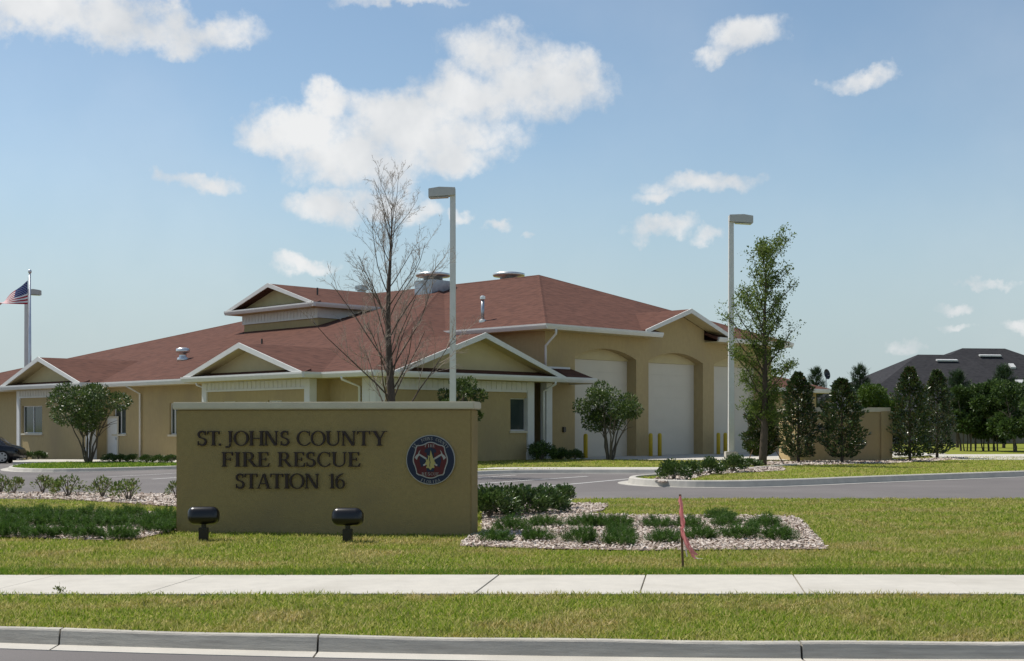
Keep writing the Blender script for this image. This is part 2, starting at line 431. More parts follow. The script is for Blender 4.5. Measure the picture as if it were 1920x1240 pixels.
def curb_y(x):
    f = lambda q: 9.81 - .089*q + .0125*q*q
    if x < -4.5: return f(-4.5) - .1*(x+4.5)
    if x > 4.5: return f(4.5)
    return f(x)

KERB = 0.105
sheet('ground', [(-900,-60),(900,-60),(900,2500),(-900,2500)], MT['soil'], z=-0.75, fall=False)
xs = [-60,-30,-15,-9]+[-6+.5*i for i in range(25)]+[9,15,30,60]
# the road in front
road_edge = [(x, curb_y(x)-.34) for x in xs]
sheet('road', [(-60,-30)]+[(60,-30)]+road_edge[::-1], MT['asphalt'], z=-KERB-.012, skirt=.1, fall=False)
# verge, sidewalk, lawn
verge = [(x, curb_y(x)-.02) for x in xs]+[(60,12.36),(-60,12.36)]
sheet('verge_lawn', verge, MT['soil'], z=-.012, skirt=.4, fall=False)
LAWN_BACK = 28.6
sheet('front_lawn', [(-60,13.88),(60,13.88),(60,LAWN_BACK),(-60,LAWN_BACK)], MT['soil'], z=-.012, skirt=.5)

# curb of the road: cast pieces with open joints between them, and their gutter pan
curb = tag(bpy.data.objects.new('street_curb', None), kind='structure'); COL.objects.link(curb)
joints = [-22,-18.4,-14.8,-11.2,-7.4,-3.52,-1.465,2.12,5.7,9.3,12.9,16.5,20]
for j0, j1 in zip(joints[:-1], joints[1:]):
    m = MB(); g = .008; n = max(3, int((j1-j0)/.35))
    prof = [(0,-.35),(0,0),(-.012,.004),(-.09,.004),(-.102,-.008),(-.13,-KERB-.012),(-.13,-.35)]
    secs = []
    for i in range(n+1):
        x = j0+g+(j1-j0-2*g)*i/n; y = curb_y(x)
        wob = .004*math.sin(x*3.1)
        secs.append([(x, y+p[0], p[1]+wob) for p in prof])
    b = len(m.v)
    for s in secs: m.v += s
    k = len(prof)
    for i in range(n):
        for q in range(k):
            q2 = (q+1) % k
            m.f.append((b+i*k+q, b+i*k+q2, b+(i+1)*k+q2, b+(i+1)*k+q))
    m.f.append(tuple(range(b, b+k))); m.f.append(tuple(range(b+n*k, b+n*k+k)))
    m.build('curb_piece', MT['curb'], curb)
    pm = MB()
    pan = [(curb_y(j0+g+(j1-j0-2*g)*i/n), j0+g+(j1-j0-2*g)*i/n) for i in range(n+1)]
    top = [(x, y-.12, -KERB-.002) for y, x in pan] + [(x, y-.33, -KERB-.008) for y, x in pan[::-1]]
    pm.prism(top, (0,0,-.2)).build('gutter_pan', MT['concrete'], curb)

walk = tag(bpy.data.objects.new('sidewalk', None), kind='structure'); COL.objects.link(walk)
jx = [1.425+1.565*i for i in range(-14, 15)]
for a, b in zip(jx[:-1], jx[1:]):
    g0 = .007 if (abs(a-1.425) < .1 or abs(a-2.99) < .1 or int(a*7) % 5 == 0) else .002
    g1 = .007 if (abs(b-1.425) < .1 or abs(b-2.99) < .1 or int(b*7) % 5 == 0) else .002
    m = MB(); sk = .13
    yb, yf = 13.9, 12.34
    top = [(a+g0-.22, yf, 0), (b-g1-.22, yf, 0), (b-g1, yb, 0), (a+g0, yb, 0)]
    dz = random.uniform(-.003, .003)
    m.prism([(p[0], p[1], .006+dz) for p in top], (0,0,-.12)).build('slab', MT['concrete'], walk, bevel=.002)

# car park and driveway asphalt
sheet('parking_lot', [(-70,LAWN_BACK-.3),(70,LAWN_BACK-.3),(70,80),(-70,80)], MT['asphalt'], z=-.135)

def raised_edge(name, pts, w=.16, h=.012, closed=True, parent=None, m=None):
    """kerb round a planting: one mesh, wall section swept along the outline (pts run anticlockwise)"""
    mb = MB(); n = len(pts); P = [Vector((p[0], p[1], 0)) for p in pts]
    ring = []
    for i in range(n):
        a = P[(i-1) % n] if (closed or i > 0) else P[i]
        c = P[(i+1) % n] if (closed or i < n-1) else P[i]
        t = (c-a).normalized(); nrm = Vector((t.y, -t.x, 0))
        ring.append((P[i], nrm))
    prof = [(0,-.4),(0,h-.006),(.02,h),(w-.05,h),(w-.01,h-.025),(w+.03,-.125),(w+.05,-.128),(w+.33,-.124),(w+.33,-.4)]
    k = len(prof)
    for p, nn in ring:
        for (o, z) in prof:
            q = p+nn*o
            mb.v.append((q.x, q.y, G(q.x, q.y)+z))
    for i in range(n if closed else n-1):
        j = (i+1) % n
        for q in range(k-1):
            mb.f.append((i*k+q, j*k+q, j*k+q+1, i*k+q+1))
    return mb.build(name, m or MT['curb_far'], parent)

def smooth_line(pts, it=2):
    for _ in range(it):
        q = [pts[0]]
        for a, b in zip(pts[:-1], pts[1:]):
            q.append((a[0]*.75+b[0]*.25, a[1]*.75+b[1]*.25)); q.append((a[0]*.25+b[0]*.75, a[1]*.25+b[1]*.75))
        q.append(pts[-1]); pts = q
    return pts

# island on the right (its nose points left) running into the lawn of the right side
front = smooth_line([(16,60),(6.2,43.0),(4.0,40.4),(3.55,38.6),(4.1,36.9),(5.6,36.2),(7.8,37.2),(10.6,39.5),(17.5,44.3),(30,53),(60,74)], 3)
island = front + [(60,120),(40,120),(30,95)]
sheet('side_lawn', island, MT['lawn_far'], z=0, skirt=.45)
tag(raised_edge('island_kerb', front, w=.2, h=.06, closed=False), kind='structure')
# lawn in front of the building
lawnC_front = smooth_line([(-13.2,60),(-11.2,50),(-9.4,45.5),(-6.2,41.5),(-3.6,41.8),(-2.0,45.0),(0.2,47.0),(7.2,47.0),(8.6,47.6),(9.6,50),(15,58)], 3)
lawnC = lawnC_front + [(22,66),(22,76),(-2,80),(-12,66)]
sheet('building_lawn', lawnC, MT['lawn_far'], z=0, skirt=.45)
tag(raised_edge('lawn_kerb', lawnC_front, closed=False), kind='structure')
# left island with the multi-stemmed bush
isl = [gp(330,867), gp(180,866), gp(62,868), gp(25,873), gp(22,877), gp(70,879.5), gp(160,878.5), gp(330,874), gp(420,871), gp(420,866)]
isl = smooth_line([(p.x, p.y) for p in isl]+[(isl[0].x, isl[0].y)], 2)
sheet('bush_island', isl[:-1], MT['lawn_far'], z=.0, skirt=.45)
tag(raised_edge('bush_island_kerb', isl[:-1], closed=True), kind='structure')
# concrete in front of the engine bays and the far driveway
ap = [(2.2,60.6),(8.4,59.2),(15.5,59.0),(19,64),(24,72),(20,84),(6,70)]
sheet('apron', ap, MT['concrete'], z=.012, skirt=.3)
BAYW = [(-1.6,46.95),(0.3,47.02),(7.2,47.02),(8.3,47.5),(9.2,49.2),(7.6,49.0),(-.6,48.9)]
sheet('bay_walk', BAYW, MT['concrete'], z=.016, skirt=.1)
ww = [gp(*q) for q in ((24,867),(120,866.6),(240,867),(345,868.2),(440,869),(440,864),(345,863.5),(240,862.8),(120,862.2),(24,862.4))]
sheet('wing_walk', [(q.x,q.y) for q in ww], MT['concrete'], z=.016, skirt=.3)
sheet('far_drive', [(19.4,59.4),(60,63.5),(60,75),(22.5,70.5)], MT['concrete'], z=.012, skirt=.3)
sheet('far_lawn', [(-300,82),(300,82),(300,900),(-300,900)], MT['lawn_far'], z=-.02, fall=False)
# painted bay lines
for (p0, p1) in (((896,907.5),(1102,893.2)), ((896,896),(968,891)), ((1010,913.5),(1243,892)), ((196,894.5),(345,886.8)), ((285,898.6),(345,894.6))):
    a, b = gp(*p0, dz=-.13), gp(*p1, dz=-.13)
    d = (b-a); d.z = 0; d.normalize(); nn = Vector((-d.y, d.x, 0))*.06
    m = MB(); K = 8
    for i in range(K):
        q0, q1 = a.lerp(b, i/K), a.lerp(b, (i+1)/K)
        m.poly([(q.x, q.y, G(q.x, q.y)-.130) for q in (q0-nn, q1-nn, q1+nn, q0+nn)])
    tag(m.build('parking_line', MT['paint']), kind='structure')

# ------------------------------------------------------------------ fire station
# local axes: x runs right and away along the engine bays, y runs left and away along the low wing
st = thing('fire_station', 'tan stucco fire station with red shingle hip roofs and three tall white bay doors', 'building', (1.57,62,0), math.radians(45))
W = 18.95; ZE = 6.3; OV = .85; PB = .368
RA = 10.1; RZ = ZE + PB*(RA+OV)           # ridge of the tall block
ZW = 3.8; AE = -11.67; BE = -1.55         # eave of the low wing and its corner
PL, PR = (RZ-ZW)/(RA-AE), .327
Z0 = -.7

def wall_grid(mb, org, ux, uz, w, z0, z1, holes, nrm, depth):
    """wall rectangle from org along ux (length w) between z0 and z1 with rectangular holes and their reveals"""
    org, ux, nrm = Vector(org), Vector(ux), Vector(nrm)
    S = sorted(set([0, w]+[h[0] for h in holes]+[h[1] for h in holes])); Z = sorted(set([z0, z1]+[h[2] for h in holes]+[h[3] for h in holes]))
    P = lambda s, z, d=0: org+ux*s+Vector((0,0,z))-nrm*d
    for a, b in zip(S[:-1], S[1:]):
        for c, d in zip(Z[:-1], Z[1:]):
            if any(h[0]-1e-6 <= a and b <= h[1]+1e-6 and h[2]-1e-6 <= c and d <= h[3]+1e-6 for h in holes): continue
            mb.poly([P(a,c), P(b,c), P(b,d), P(a,d)])
    for (a, b, c, d) in holes:
        mb.poly([P(a,c), P(a,d), P(a,d,depth), P(a,c,depth)]); mb.poly([P(b,c), P(b,d), P(b,d,depth), P(b,c,depth)])
        mb.poly([P(a,c), P(b,c), P(b,c,depth), P(a,c,depth)]); mb.poly([P(a,d), P(b,d), P(b,d,depth), P(a,d,depth)])

def window(parent, org, ux, nrm, h, depth, mull=True):
    """sliding window set in hole h: frame, panes and a sill"""
    org, ux, nrm = Vector(org), Vector(ux), Vector(nrm)
    a, b, c, d = h
    def bx(mb, s0, s1, z0, z1, d0, d1):
        p = [org+ux*s+Vector((0,0,z))-nrm*q for q in (d0,) for s, z in ((s0,z0),(s1,z0),(s1,z1),(s0,z1))]
        mb.prism(p, -nrm*(d1-d0))
    win = MB(); fw = .055; d0 = depth-.07
    bx(win, a+.001, a+fw, c, d, d0, depth+.02); bx(win, b-fw, b-.001, c, d, d0, depth+.02)
    bx(win, a+fw, b-fw, c+.001, c+fw, d0, depth+.02); bx(win, a+fw, b-fw, d-fw, d-.001, d0, depth+.02)
    if mull: bx(win, (a+b)/2-.03, (a+b)/2+.03, c+fw, d-fw, d0, depth+.02)
    w = win.build('window', MT['trim'], parent)
    mid = (a+b)/2
    for s0, s1 in (((a+fw, mid-.03), (mid+.03, b-fw)) if mull else ((a+fw, b-fw),)):
        g = MB(); bx(g, s0, s1, c+fw, d-fw, depth-.03, depth-.02); g.build('pane', MT['glass'], w)
    sl = MB(); bx(sl, a-.08, b+.08, c-.10, c-.002, -.07, depth-.08); sl.build('sill', MT['cap'], w)
    return w

# --- tall block walls with arched openings
SP, CR = 4.92, .48                          # springing height and rise of the arches
OPEN = [(2.1,6.76), (7.75,12.41), (13.4,18.06)]
REV = .62
m = MB()
top_at = lambda a: 6.15
GA0, GA1, GC = 7.9, 12.5, 10.2              # part of the wall that rises into the gable
def wall_top(a):
    if GA0 <= a <= GA1: return 7.62 - .34*abs(a-GC) - .12
    return 6.2
edges = [0.0]
for o in OPEN: edges += [o[0], o[1]]
edges.append(W)
for i in range(0, len(edges), 2):
    a, b = edges[i], edges[i+1]
    m.poly([(a,0,Z0),(b,0,Z0),(b,0,6.2),(a,0,6.2)])
for (a, b) in OPEN:
    n = 16; arc = []
    for i in range(n+1):
        x = a+(b-a)*i/n; q = (x-(a+b)/2)/((b-a)/2)
        arc.append((x, SP+CR*math.sqrt(max(0, 1-q*q))**1.0 if abs(q) < 1 else SP))
    R = ((b-a)**2/4+CR*CR)/(2*CR)
    arc = [(x, SP+CR-R+math.sqrt(R*R-(x-(a+b)/2)**2)) for x, _ in arc]
    for (x0, z0), (x1, z1) in zip(arc[:-1], arc[1:]):
        m.poly([(x0,0,z0),(x1,0,z1),(x1,0,6.2),(x0,0,6.2)])
        m.poly([(x0,0,z0),(x1,0,z1),(x1,REV,z1),(x0,REV,z0)])
    for x in (a, b): m.poly([(x,0,Z0),(x,REV,Z0),(x,REV,SP),(x,0,SP)])
m.poly([(GA0,-.001,6.2),(GA1,-.001,6.2),(GA1,-.001,wall_top(GA1)),(GC,-.001,wall_top(GC)),(GA0,-.001,wall_top(GA0))])
m.poly([(0,0,Z0),(0,36,Z0),(0,36,6.2),(0,0,6.2)]); m.poly([(W,0,Z0),(W,36,Z0),(W,36,6.2),(W,0,6.2)])
m.build('wall', MT['stucco'], st)
for (a, b) in OPEN:
    # arched infill above each door, then the door of horizontal sections
    R = ((b-a)**2/4+CR*CR)/(2*CR); n = 16
    pts = [(a-.1,REV-.08,SP-.06)]+[(a+(b-a)*i/n, REV-.08, SP+CR-R+math.sqrt(R*R-((a+(b-a)*i/n)-(a+b)/2)**2)+.05) for i in range(n+1)]+[(b+.1,REV-.08,SP-.06)]
    MB().prism(pts, (0,.07,0)).build('arch_panel', MT['cream'], st)
    d = MB().box(a-.1, b+.1, REV+.03, REV+.10, Z0, SP).build('bay_door', MT['door'], st)
    nsec = 8; hh = (SP-.06)/nsec
    for i in range(nsec):
        MB().box(a-.05, b+.05, REV, REV+.028, i*hh+.002, (i+1)*hh-.002).build('door_panel', MT['door'], d, bevel=.003)

# --- low wing walls
AW, BW = AE+OV, BE+OV                       # -10.82, -.70
gab = dict(mid=(6.55,4.65), left=(26.2,4.8))
PJ = 1.0                                    # the two gabled bays stand forward by this much
def vpx(a, px):                             # where a sight line at column px meets the plane x=a
    k = (px-960)/F
    # X = 1.57+.7071(a-b), Y = 62+.7071(a+b)
    c = math.sqrt(.5)
    return (1.57+c*a-k*(62+c*a))/(c+k*c)
def upx(b, px):
    k = (px-960)/F; c = math.sqrt(.5)
    return (k*(62+c*b)-1.57+c*b)/(c-k*c)
def zat(a, b, py):
    return EYE+(HZ-py)/F*(62+math.sqrt(.5)*(a+b))
proj = []
for k, (c, h) in gab.items(): proj.append((c-h+.6, c+h-.35))
proj.sort()
segs = [(BW, proj[0][0], AW), (proj[0][0], proj[0][1], AW-PJ), (proj[0][1], proj[1][0], AW), (proj[1][0], proj[1][1], AW-PJ), (proj[1][1], 46.3, AW)]
wins = [(42,79),(213,236),(318,333),(417,441),(502,528),(607,635)]
mw = MB(); todo = []
for (b0, b1, a) in segs:
    holes = []
    for (x0, x1) in wins:
        p1, p0 = vpx(a, x0), vpx(a, x1)
        if p0 > b0+.1 and p1 < b1-.1:
            holes.append((p0-b0, p1-b0, 1.12, 2.68))
    if abs(a-(AW)) < .01 and b0 > 8 and b0 < 20:
        dp1, dp0 = vpx(a, 120), vpx(a, 139)
    wall_grid(mw, (a, b0, 0), (0,1,0), None, b1-b0, Z0, 3.62, holes, (-1,0,0), .16)
    for h in holes: todo.append(((a, b0, 0), (0,1,0), (-1,0,0), h))
for (b0, b1) in proj:
    for b in (b0, b1): mw.poly([(AW-PJ,b,Z0),(AW,b,Z0),(AW,b,3.62),(AW-PJ,b,3.62)])
# right-hand face of the wing
AR = -1.55
h0 = upx(BW, 957); hr = (h0-AW, h0-AW+1.28, 1.33, 2.83)
wall_grid(mw, (AW, BW, 0), (1,0,0), None, AR-AW, Z0, 3.62, [hr], (0,-1,0), .22)
mw.poly([(AR,BW,Z0),(AR,0,Z0),(AR,0,3.62),(AR,BW,3.62)])
mw.build('wing_wall', MT['stucco'], st)
for t in todo: window(st, *t, depth=.16)
window(st, (AW,BW,0), (1,0,0), (0,-1,0), hr, .22, mull=False)

# white service door in the low wing
a = AW-.03; p1, p0 = vpx(AW, 119), vpx(AW, 140)
p0 = 20.9
dr = MB().box(AW-.035, AW-.003, p0, p0+1.0, -.25, 1.95).build('door', MT['trim'], st)
MB().box(AW-.07, AW-.037, p0+.06, p0+.12, .82, .94).build('door_handle', MT['metal'], dr)
MB().box(AW-.05, AW-.002, p0+1.0, p0+1.12, -.25, 2.06).box(AW-.05, AW-.002, p0-.12, p0, -.25, 2.06).box(AW-.05, AW-.002, p0, p0+1.0, 1.952, 2.06).build('door_frame', MT['cap'], st)

# --- roofs
TH = .12
def slab(mb, pts):
    mb.prism([(p[0], p[1], p[2]) for p in pts], (0,0,-TH))
EB = 36.0
r = MB()
hz = ZE+PB*OV
slab(r, [(-OV,-OV,ZE),(GA0,-OV,ZE),(GA0,0,hz),(GA1,0,hz),(GA1,-OV,ZE),(W+OV,-OV,ZE),(RA,RA,RZ)])
slab(r, [(-OV,EB,ZE),(-OV,-OV,ZE),(RA,RA,RZ),(RA,EB-RA-OV,RZ)])
slab(r, [(W+OV,-OV,ZE),(W+OV,EB,ZE),(RA,EB-RA-OV,RZ),(RA,RA,RZ)])
slab(r, [(W+OV,EB,ZE),(-OV,EB,ZE),(RA,EB-RA-OV,RZ)])
main_roof = r.build('roof', MT['shingle'], st)
cap = MB()
def ridge(mb, p, q, w=.16):
    p, q = Vector(p), Vector(q); t = (q-p); h = Vector((t.x,t.y,0)).normalized(); s = Vector((-h.y,h.x,0))*w
    mb.prism([p+s+Vector((0,0,-.05)), p+Vector((0,0,.035)), p-s+Vector((0,0,-.05))], q-p)
ridge(cap, (-OV,-OV,ZE), (RA,RA,RZ)); ridge(cap, (W+OV,-OV,ZE), (RA,RA,RZ)); ridge(cap, (RA,RA,RZ), (RA,EB-RA-OV,RZ))
cap.build('ridge_cap', MT['shingle'], main_roof)

R1 = (RA, BE+(RZ-ZW)/PR, RZ); R2 = (RA, 25.35, RZ)
w = MB()
LB = 47.1
slab(w, [(AE,LB,ZW),(AE,BE,ZW),R1,R2])
slab(w, [(AE,BE,ZW),(.0,BE,ZW),R1])
slab(w, [(.0,BE,ZW),(1.83,BE,ZW),(1.83,-.02,ZW+PR*(-.02-BE)),(.0,-.02,ZW+PR*(-.02-BE))])
slab(w, [(AE,LB,ZW),R2,(AE+43.5,LB,ZW)])
wing_roof = w.build('wing_roof', MT['shingle'], st)
cap = MB(); ridge(cap, (AE,BE,ZW), R1); ridge(cap, (AE,LB,ZW), R2); cap.build('ridge_cap', MT['shingle'], wing_roof)

def gutter(parent, p, q, h=.22, d=.12, nrm=(0,-1,0), name='gutter'):
    """fascia and gutter along an eave from p to q (upper outer line)"""
    p, q, nrm = Vector(p), Vector(q), Vector(nrm)
    mb = MB(); Z = Vector((0,0,1))
    prof = [nrm*0+Z*.02, nrm*d+Z*.02, nrm*d-Z*.06, nrm*(d*.75)-Z*(h*.6), nrm*(d*.3)-Z*h, -nrm*.03-Z*h]
    mb.prism([p+x for x in prof], q-p)
    return mb.build(name, MT['trim'], parent)
def soffit(parent, pts, z):
    return MB().prism([(x,y,z) for x, y in pts], (0,0,-.03)).build('soffit', MT['cream'], parent)

# eaves of the tall block
gutter(st, (-OV,-OV,ZE), (GA0-.1,-OV,ZE)); gutter(st, (GA1+.1,-OV,ZE), (W+OV,-OV,ZE)); gutter(st, (-OV,6.2,ZE), (-OV,-OV-.12,ZE), nrm=(-1,0,0))
soffit(main_roof, [(-OV+.01,-OV+.01),(GA0-.02,-OV+.01),(GA0-.02,0),(-OV+.01,0)], ZE-.20); soffit(main_roof, [(GA1+.02,-OV+.01),(W+OV,-OV+.01),(W+OV,0),(GA1+.02,0)], ZE-.20)
soffit(main_roof, [(-OV+.01,.002),(0,.002),(0,8),(-OV+.01,8)], ZE-.20)
# eaves of the wing
gutter(st, (AE,BE,ZW), (1.83,BE,ZW)); 
c0, h0_ = gab['mid']; c1, h1_ = gab['left']
for (b0, b1) in ((BE-.12, c0-h0_), (c0+h0_, c1-h1_), (c1+h1_, LB)):
    gutter(st, (AE,b1,ZW), (AE,b0,ZW), nrm=(-1,0,0))
soffit(wing_roof, [(AE+.01,BE+.01),(1.82,BE+.01),(1.82,BW),(AE+.01,BW)], ZW-.20)
soffit(wing_roof, [(AE+.01,BW+.002),(AW,BW+.002),(AW,LB),(AE+.01,LB)], ZW-.20)
MB().box(1.70,1.83,BE+.02,-.03,ZW-.26,ZW-.10).build('rake_board', MT['trim'], wing_roof)
MB().box(-.6,1.7,-.06,-.004,ZW+.47,ZW+.58).build('flashing', MT['trim'], wing_roof)

def gable(org, ax, nr, half, rise, back, zb=ZW, tymp=.75, pent=True, rake_h=.24, pj=.0):
    """cross gable: org = middle of its base at the rake plane, ax = direction along the base, nr = outward normal"""
    org, ax, nr = Vector(org), Vector(ax), Vector(nr); Zv = Vector((0,0,1))
    pk = org+Zv*rise; L_ = org-ax*half; R_ = org+ax*half
    g = MB()
    g.prism([L_, pk, pk-nr*(back+.25), L_-nr*(pj+.3)], (0,0,-.10))
    g.prism([pk, R_, R_-nr*(pj+.3), pk-nr*(back+.25)], (0,0,-.10))
    ro = g.build('gable_roof', MT['shingle'], st)
    s = rise/half
    rk = MB()
    for sg in (-1, 1):
        e = org+ax*(sg*(half+.10))-Zv*(.10*s)
        top0, top1 = e+Zv*.03, pk+Zv*.03
        rk.prism([top0+nr*.01, top1+nr*.01, top1-Zv*rake_h+nr*.01, e-Zv*(rake_h*.72)+nr*.01], nr*.06)
    rk.build('rake_board', MT['trim'], ro)
    # underside of the rake overhang
    un = MB()
    for sg in (-1, 1):
        e = org+ax*(sg*half)
        un.prism([e-Zv*.13, pk-Zv*.13, pk-Zv*.13-nr*tymp, e-Zv*.13-nr*tymp], (0,0,-.02))
    un.build('rake_soffit', MT['cream'], ro)
    if tymp > 0 and pent:
        t = MB(); o2 = org-nr*(tymp-.05)
        t.prism([o2-ax*(half-.1)-Zv*.1, o2+ax*(half-.1)-Zv*.1, o2+Zv*(rise-.14)], -nr*.05)
        t.build('tympanum', MT['cream'], ro)
        p = MB(); f0 = org+nr*.0-Zv*.02
        p.prism([f0-ax*(half-.02), f0+ax*(half-.02), f0+ax*(half-.3)-nr*(tymp-.06)+Zv*.2, f0-ax*(half-.3)-nr*(tymp-.06)+Zv*.2], (0,0,-.05))
        p.build('pent_roof', MT['shingle'], ro)
    return ro

# gable over the middle bay
gr = gable((GC,-OV,6.42), (1,0,0), (0,-1,0), 3.65, 1.26, 4.0, pent=False, tymp=.84, zb=ZE)
# wing gables
gable((-5.45,BE-.02,ZW), (1,0,0), (0,-1,0), 5.15, 1.80, 5.6)
gable((AE-PJ,c0,ZW), (0,-1,0), (-1,0,0), h0_, 1.40, 5.67, pj=PJ)
gable((AE-PJ,c1,ZW), (0,-1,0), (-1,0,0), h1_, 1.50, 6.0, pj=PJ)
for (c, h) in (gab['mid'], gab['left']):
    gutter(st, (AE-PJ,c+h+.12,ZW), (AE-PJ,c-h-.12,ZW), nrm=(-1,0,0))
    gutter(st, (AE-PJ+.001,c-h,ZW), (AE,c-h,ZW)); 
    soffit(wing_roof, [(AE-PJ+.01,c-h),(AE+.005,c-h),(AE+.005,c+h),(AE-PJ+.01,c+h)], ZW-.203)

# frieze boards with battens, and white pilasters
def frieze_v(a, b0, b1):
    f = MB().box(a-.045, a-.002, b0, b1, 3.14, 3.56).build('frieze', MT['trim'], st)
    bt = MB(); n = int((b1-b0)/.32)
    for i in range(n+1):
        y = b0+(b1-b0)*i/n
        bt.box(a-.07, a-.046, y-.03, y+.03, 3.22, 3.55)
    bt.box(a-.085, a-.046, b0, b1, 3.13, 3.215)
    tag(bt.build('battens', MT['trim'], f), kind='stuff')
def frieze_u(b, a0, a1):
    f = MB().box(a0, a1, b-.045, b-.002, 3.10, 3.56).build('frieze', MT['trim'], st)
    bt = MB(); n = int((a1-a0)/.32)
    for i in range(n+1):
        x = a0+(a1-a0)*i/n
        bt.box(x-.03, x+.03, b-.07, b-.046, 3.20, 3.55)
    bt.box(a0, a1, b-.085, b-.046, 3.09, 3.195)
    tag(bt.build('battens', MT['trim'], f), kind='stuff')
frieze_u(BW, AW+.5, AR-.45)
frieze_v(AW-PJ, proj[0][0]+.34, proj[0][1]-.34); frieze_v(AW-PJ, proj[1][0]+.34, proj[1][1]-.34)
def pil(x0, x1, y0, y1, z1=3.57):
    p = MB().box(x0, x1, y0, y1, -.5, z1).build('pilaster', MT['trim'], st, bevel=.012)
    MB().box(x0-.04, x1+.04, y0-.04, y1+.04, -.5, .35).build('base_block', MT['trim'], p, bevel=.01)
pil(AR-.42, AR+.02, BW-.08, BW+.3)
pil(AW-.10, AW+.40, BW-.08, BW+.34)
pil(AW-.09, AW-.001, BW+.36, BW+.85)
for (b0, b1) in proj:
    pil(AW-PJ-.08, AW-PJ+.30, b0-.06, b0+.34); pil(AW-PJ-.08, AW-PJ+.30, b1-.34, b1+.06)
pil(-.72, -.32, BW-.08, BW+.32)             # free post at the end of the covered walk
# downspouts
def spout(pts, rad=.055):
    return MB().tube(pts, rad, n=8).build('downspout', MT['trim'], st, smooth=True)
spout([(-.2,-OV-.05,ZE-.2),(-.2,-OV-.05,ZE-.42),(-.08,-.12,ZE-.95),(-.06,-.1,ZE-1.2),(-.06,-.1,4.35)])
spout([(-.95,BE-.02,ZW-.2),(-.95,BE-.02,ZW-.32),(-.98,BW-.14,ZW-.62),(-.98,BW-.14,ZW-.8),(-.98,BW-.14,0)])
spout([(AE-.02,BW+1.2,ZW-.2),(AE-.02,BW+1.2,ZW-.3),(AW-.1,BW+1.0,ZW-.6),(AW-.1,BW+1.0,0)])
spout([(AE-.02,c0+h0_+.5,ZW-.2),(AE-.02,c0+h0_+.5,ZW-.3),(AW-.1,c0+h0_+.3,ZW-.6),(AW-.1,c0+h0_+.3,-.2)])
spout([(AE-.02,18.4,ZW-.2),(AW-.1,18.4,ZW-.6),(AW-.1,18.4,-.3)])
MB().box(1.2,1.36,-.10,-.004,1.25,1.5).build('key_box', MT['black'], st)

# --- clerestory dormer on the big left slope
DB, DH, DZ, DA = 21.5, 4.45, 8.5, -.9
d = MB()
zr = lambda a: ZW+PL*(a-AE)
d.box(-.1, 6, DB-3.75, DB+3.75, 6.6, DZ-.03)
dorm = d.build('dormer_wall', MT['stucco'], st)
f = MB().box(-.16, -.102, DB-3.8, DB+3.8, 7.72, 8.32).build('frieze', MT['trim'], dorm)
bt = MB()
for i in range(24): bt.box(-.185, -.161, DB-3.8+i*.33, DB-3.8+i*.33+.05, 7.80, 8.30)
bt.box(-.2,-.161,DB-3.82,DB+3.82,7.70,7.79)
tag(bt.build('battens', MT['trim'], f), kind='stuff')
f2 = MB().box(-.1, 3.2, DB-3.81, DB-3.752, 7.72, 8.32).build('frieze', MT['trim'], dorm)
g = MB(); pkz = DZ+1.38
mt_a = AE+(pkz-ZW)/PL; ee = AE+(DZ-ZW)/PL
g.prism([(DA,DB-DH,DZ),(DA,DB,pkz),(mt_a+.1,DB,pkz),(ee+.3,DB-DH,DZ)], (0,0,-.1)); g.prism([(DA,DB,pkz),(DA,DB+DH,DZ),(ee+.3,DB+DH,DZ),(mt_a+.1,DB,pkz)], (0,0,-.1))
dro = g.build('dormer_roof', MT['shingle'], st)
rk = MB()
for sg in (-1,1):
    e = Vector((DA-.01,DB+sg*(DH+.1),DZ-.0)); pk = Vector((DA-.01,DB,pkz+.03))
    rk.prism([e, pk, pk-Vector((0,0,.24)), e-Vector((0,0,.18))], (-.06,0,0))
rk.build('rake_board', MT['trim'], dro)
MB().prism([(DA+.75,DB-DH+.1,DZ-.05),(DA+.75,DB+DH-.1,DZ-.05),(DA+.75,DB,pkz-.14)], (.05,0,0)).build('tympanum', MT['cream'], dro)
MB().prism([(DA,DB-DH,DZ-.02),(DA,DB+DH,DZ-.02),(DA+.7,DB+DH-.3,DZ+.18),(DA+.7,DB-DH+.3,DZ+.18)], (0,0,-.05)).build('pent_roof', MT['shingle'], dro)
gutter(dro, (DA,DB+DH+.12,DZ), (DA,DB-DH-.12,DZ), nrm=(-1,0,0)); gutter(dro, (DA-.1,DB-DH,DZ), (ee+.4,DB-DH,DZ))
MB().prism([(DA+.02,DB-DH+.02,DZ-.2),(DA+.02,DB+DH-.02,DZ-.2),(3.5,DB+DH-.02,DZ-.2),(3.5,DB-DH+.02,DZ-.2)], (0,0,-.03)).build('soffit', MT['cream'], dro)

# --- low wing at the right end
e0, e1 = 18.95, 27.4
MB().box(e0+.002, e1-.8, 1.8, 12, Z0, 3.6).build('end_wing_wall', MT['stucco'], st)
q = MB(); PZ = ZW+.30*(e1-e0)
q.prism([(e0,.95,ZW),(e1,.95,ZW),(e0,.95+7.2,PZ)], (0,0,-TH)); q.prism([(e1,.95,ZW),(e1,15,ZW),(e0,15,PZ),(e0,8.15,PZ)], (0,0,-TH))
er = q.build('end_wing_roof', MT['shingle'], st)
gutter(er, (e0+.01,.95,ZW), (e1,.95,ZW)); soffit(er, [(e0+.01,.96),(e1-.01,.96),(e1-.01,1.79),(e0+.01,1.79)], ZW-.2)

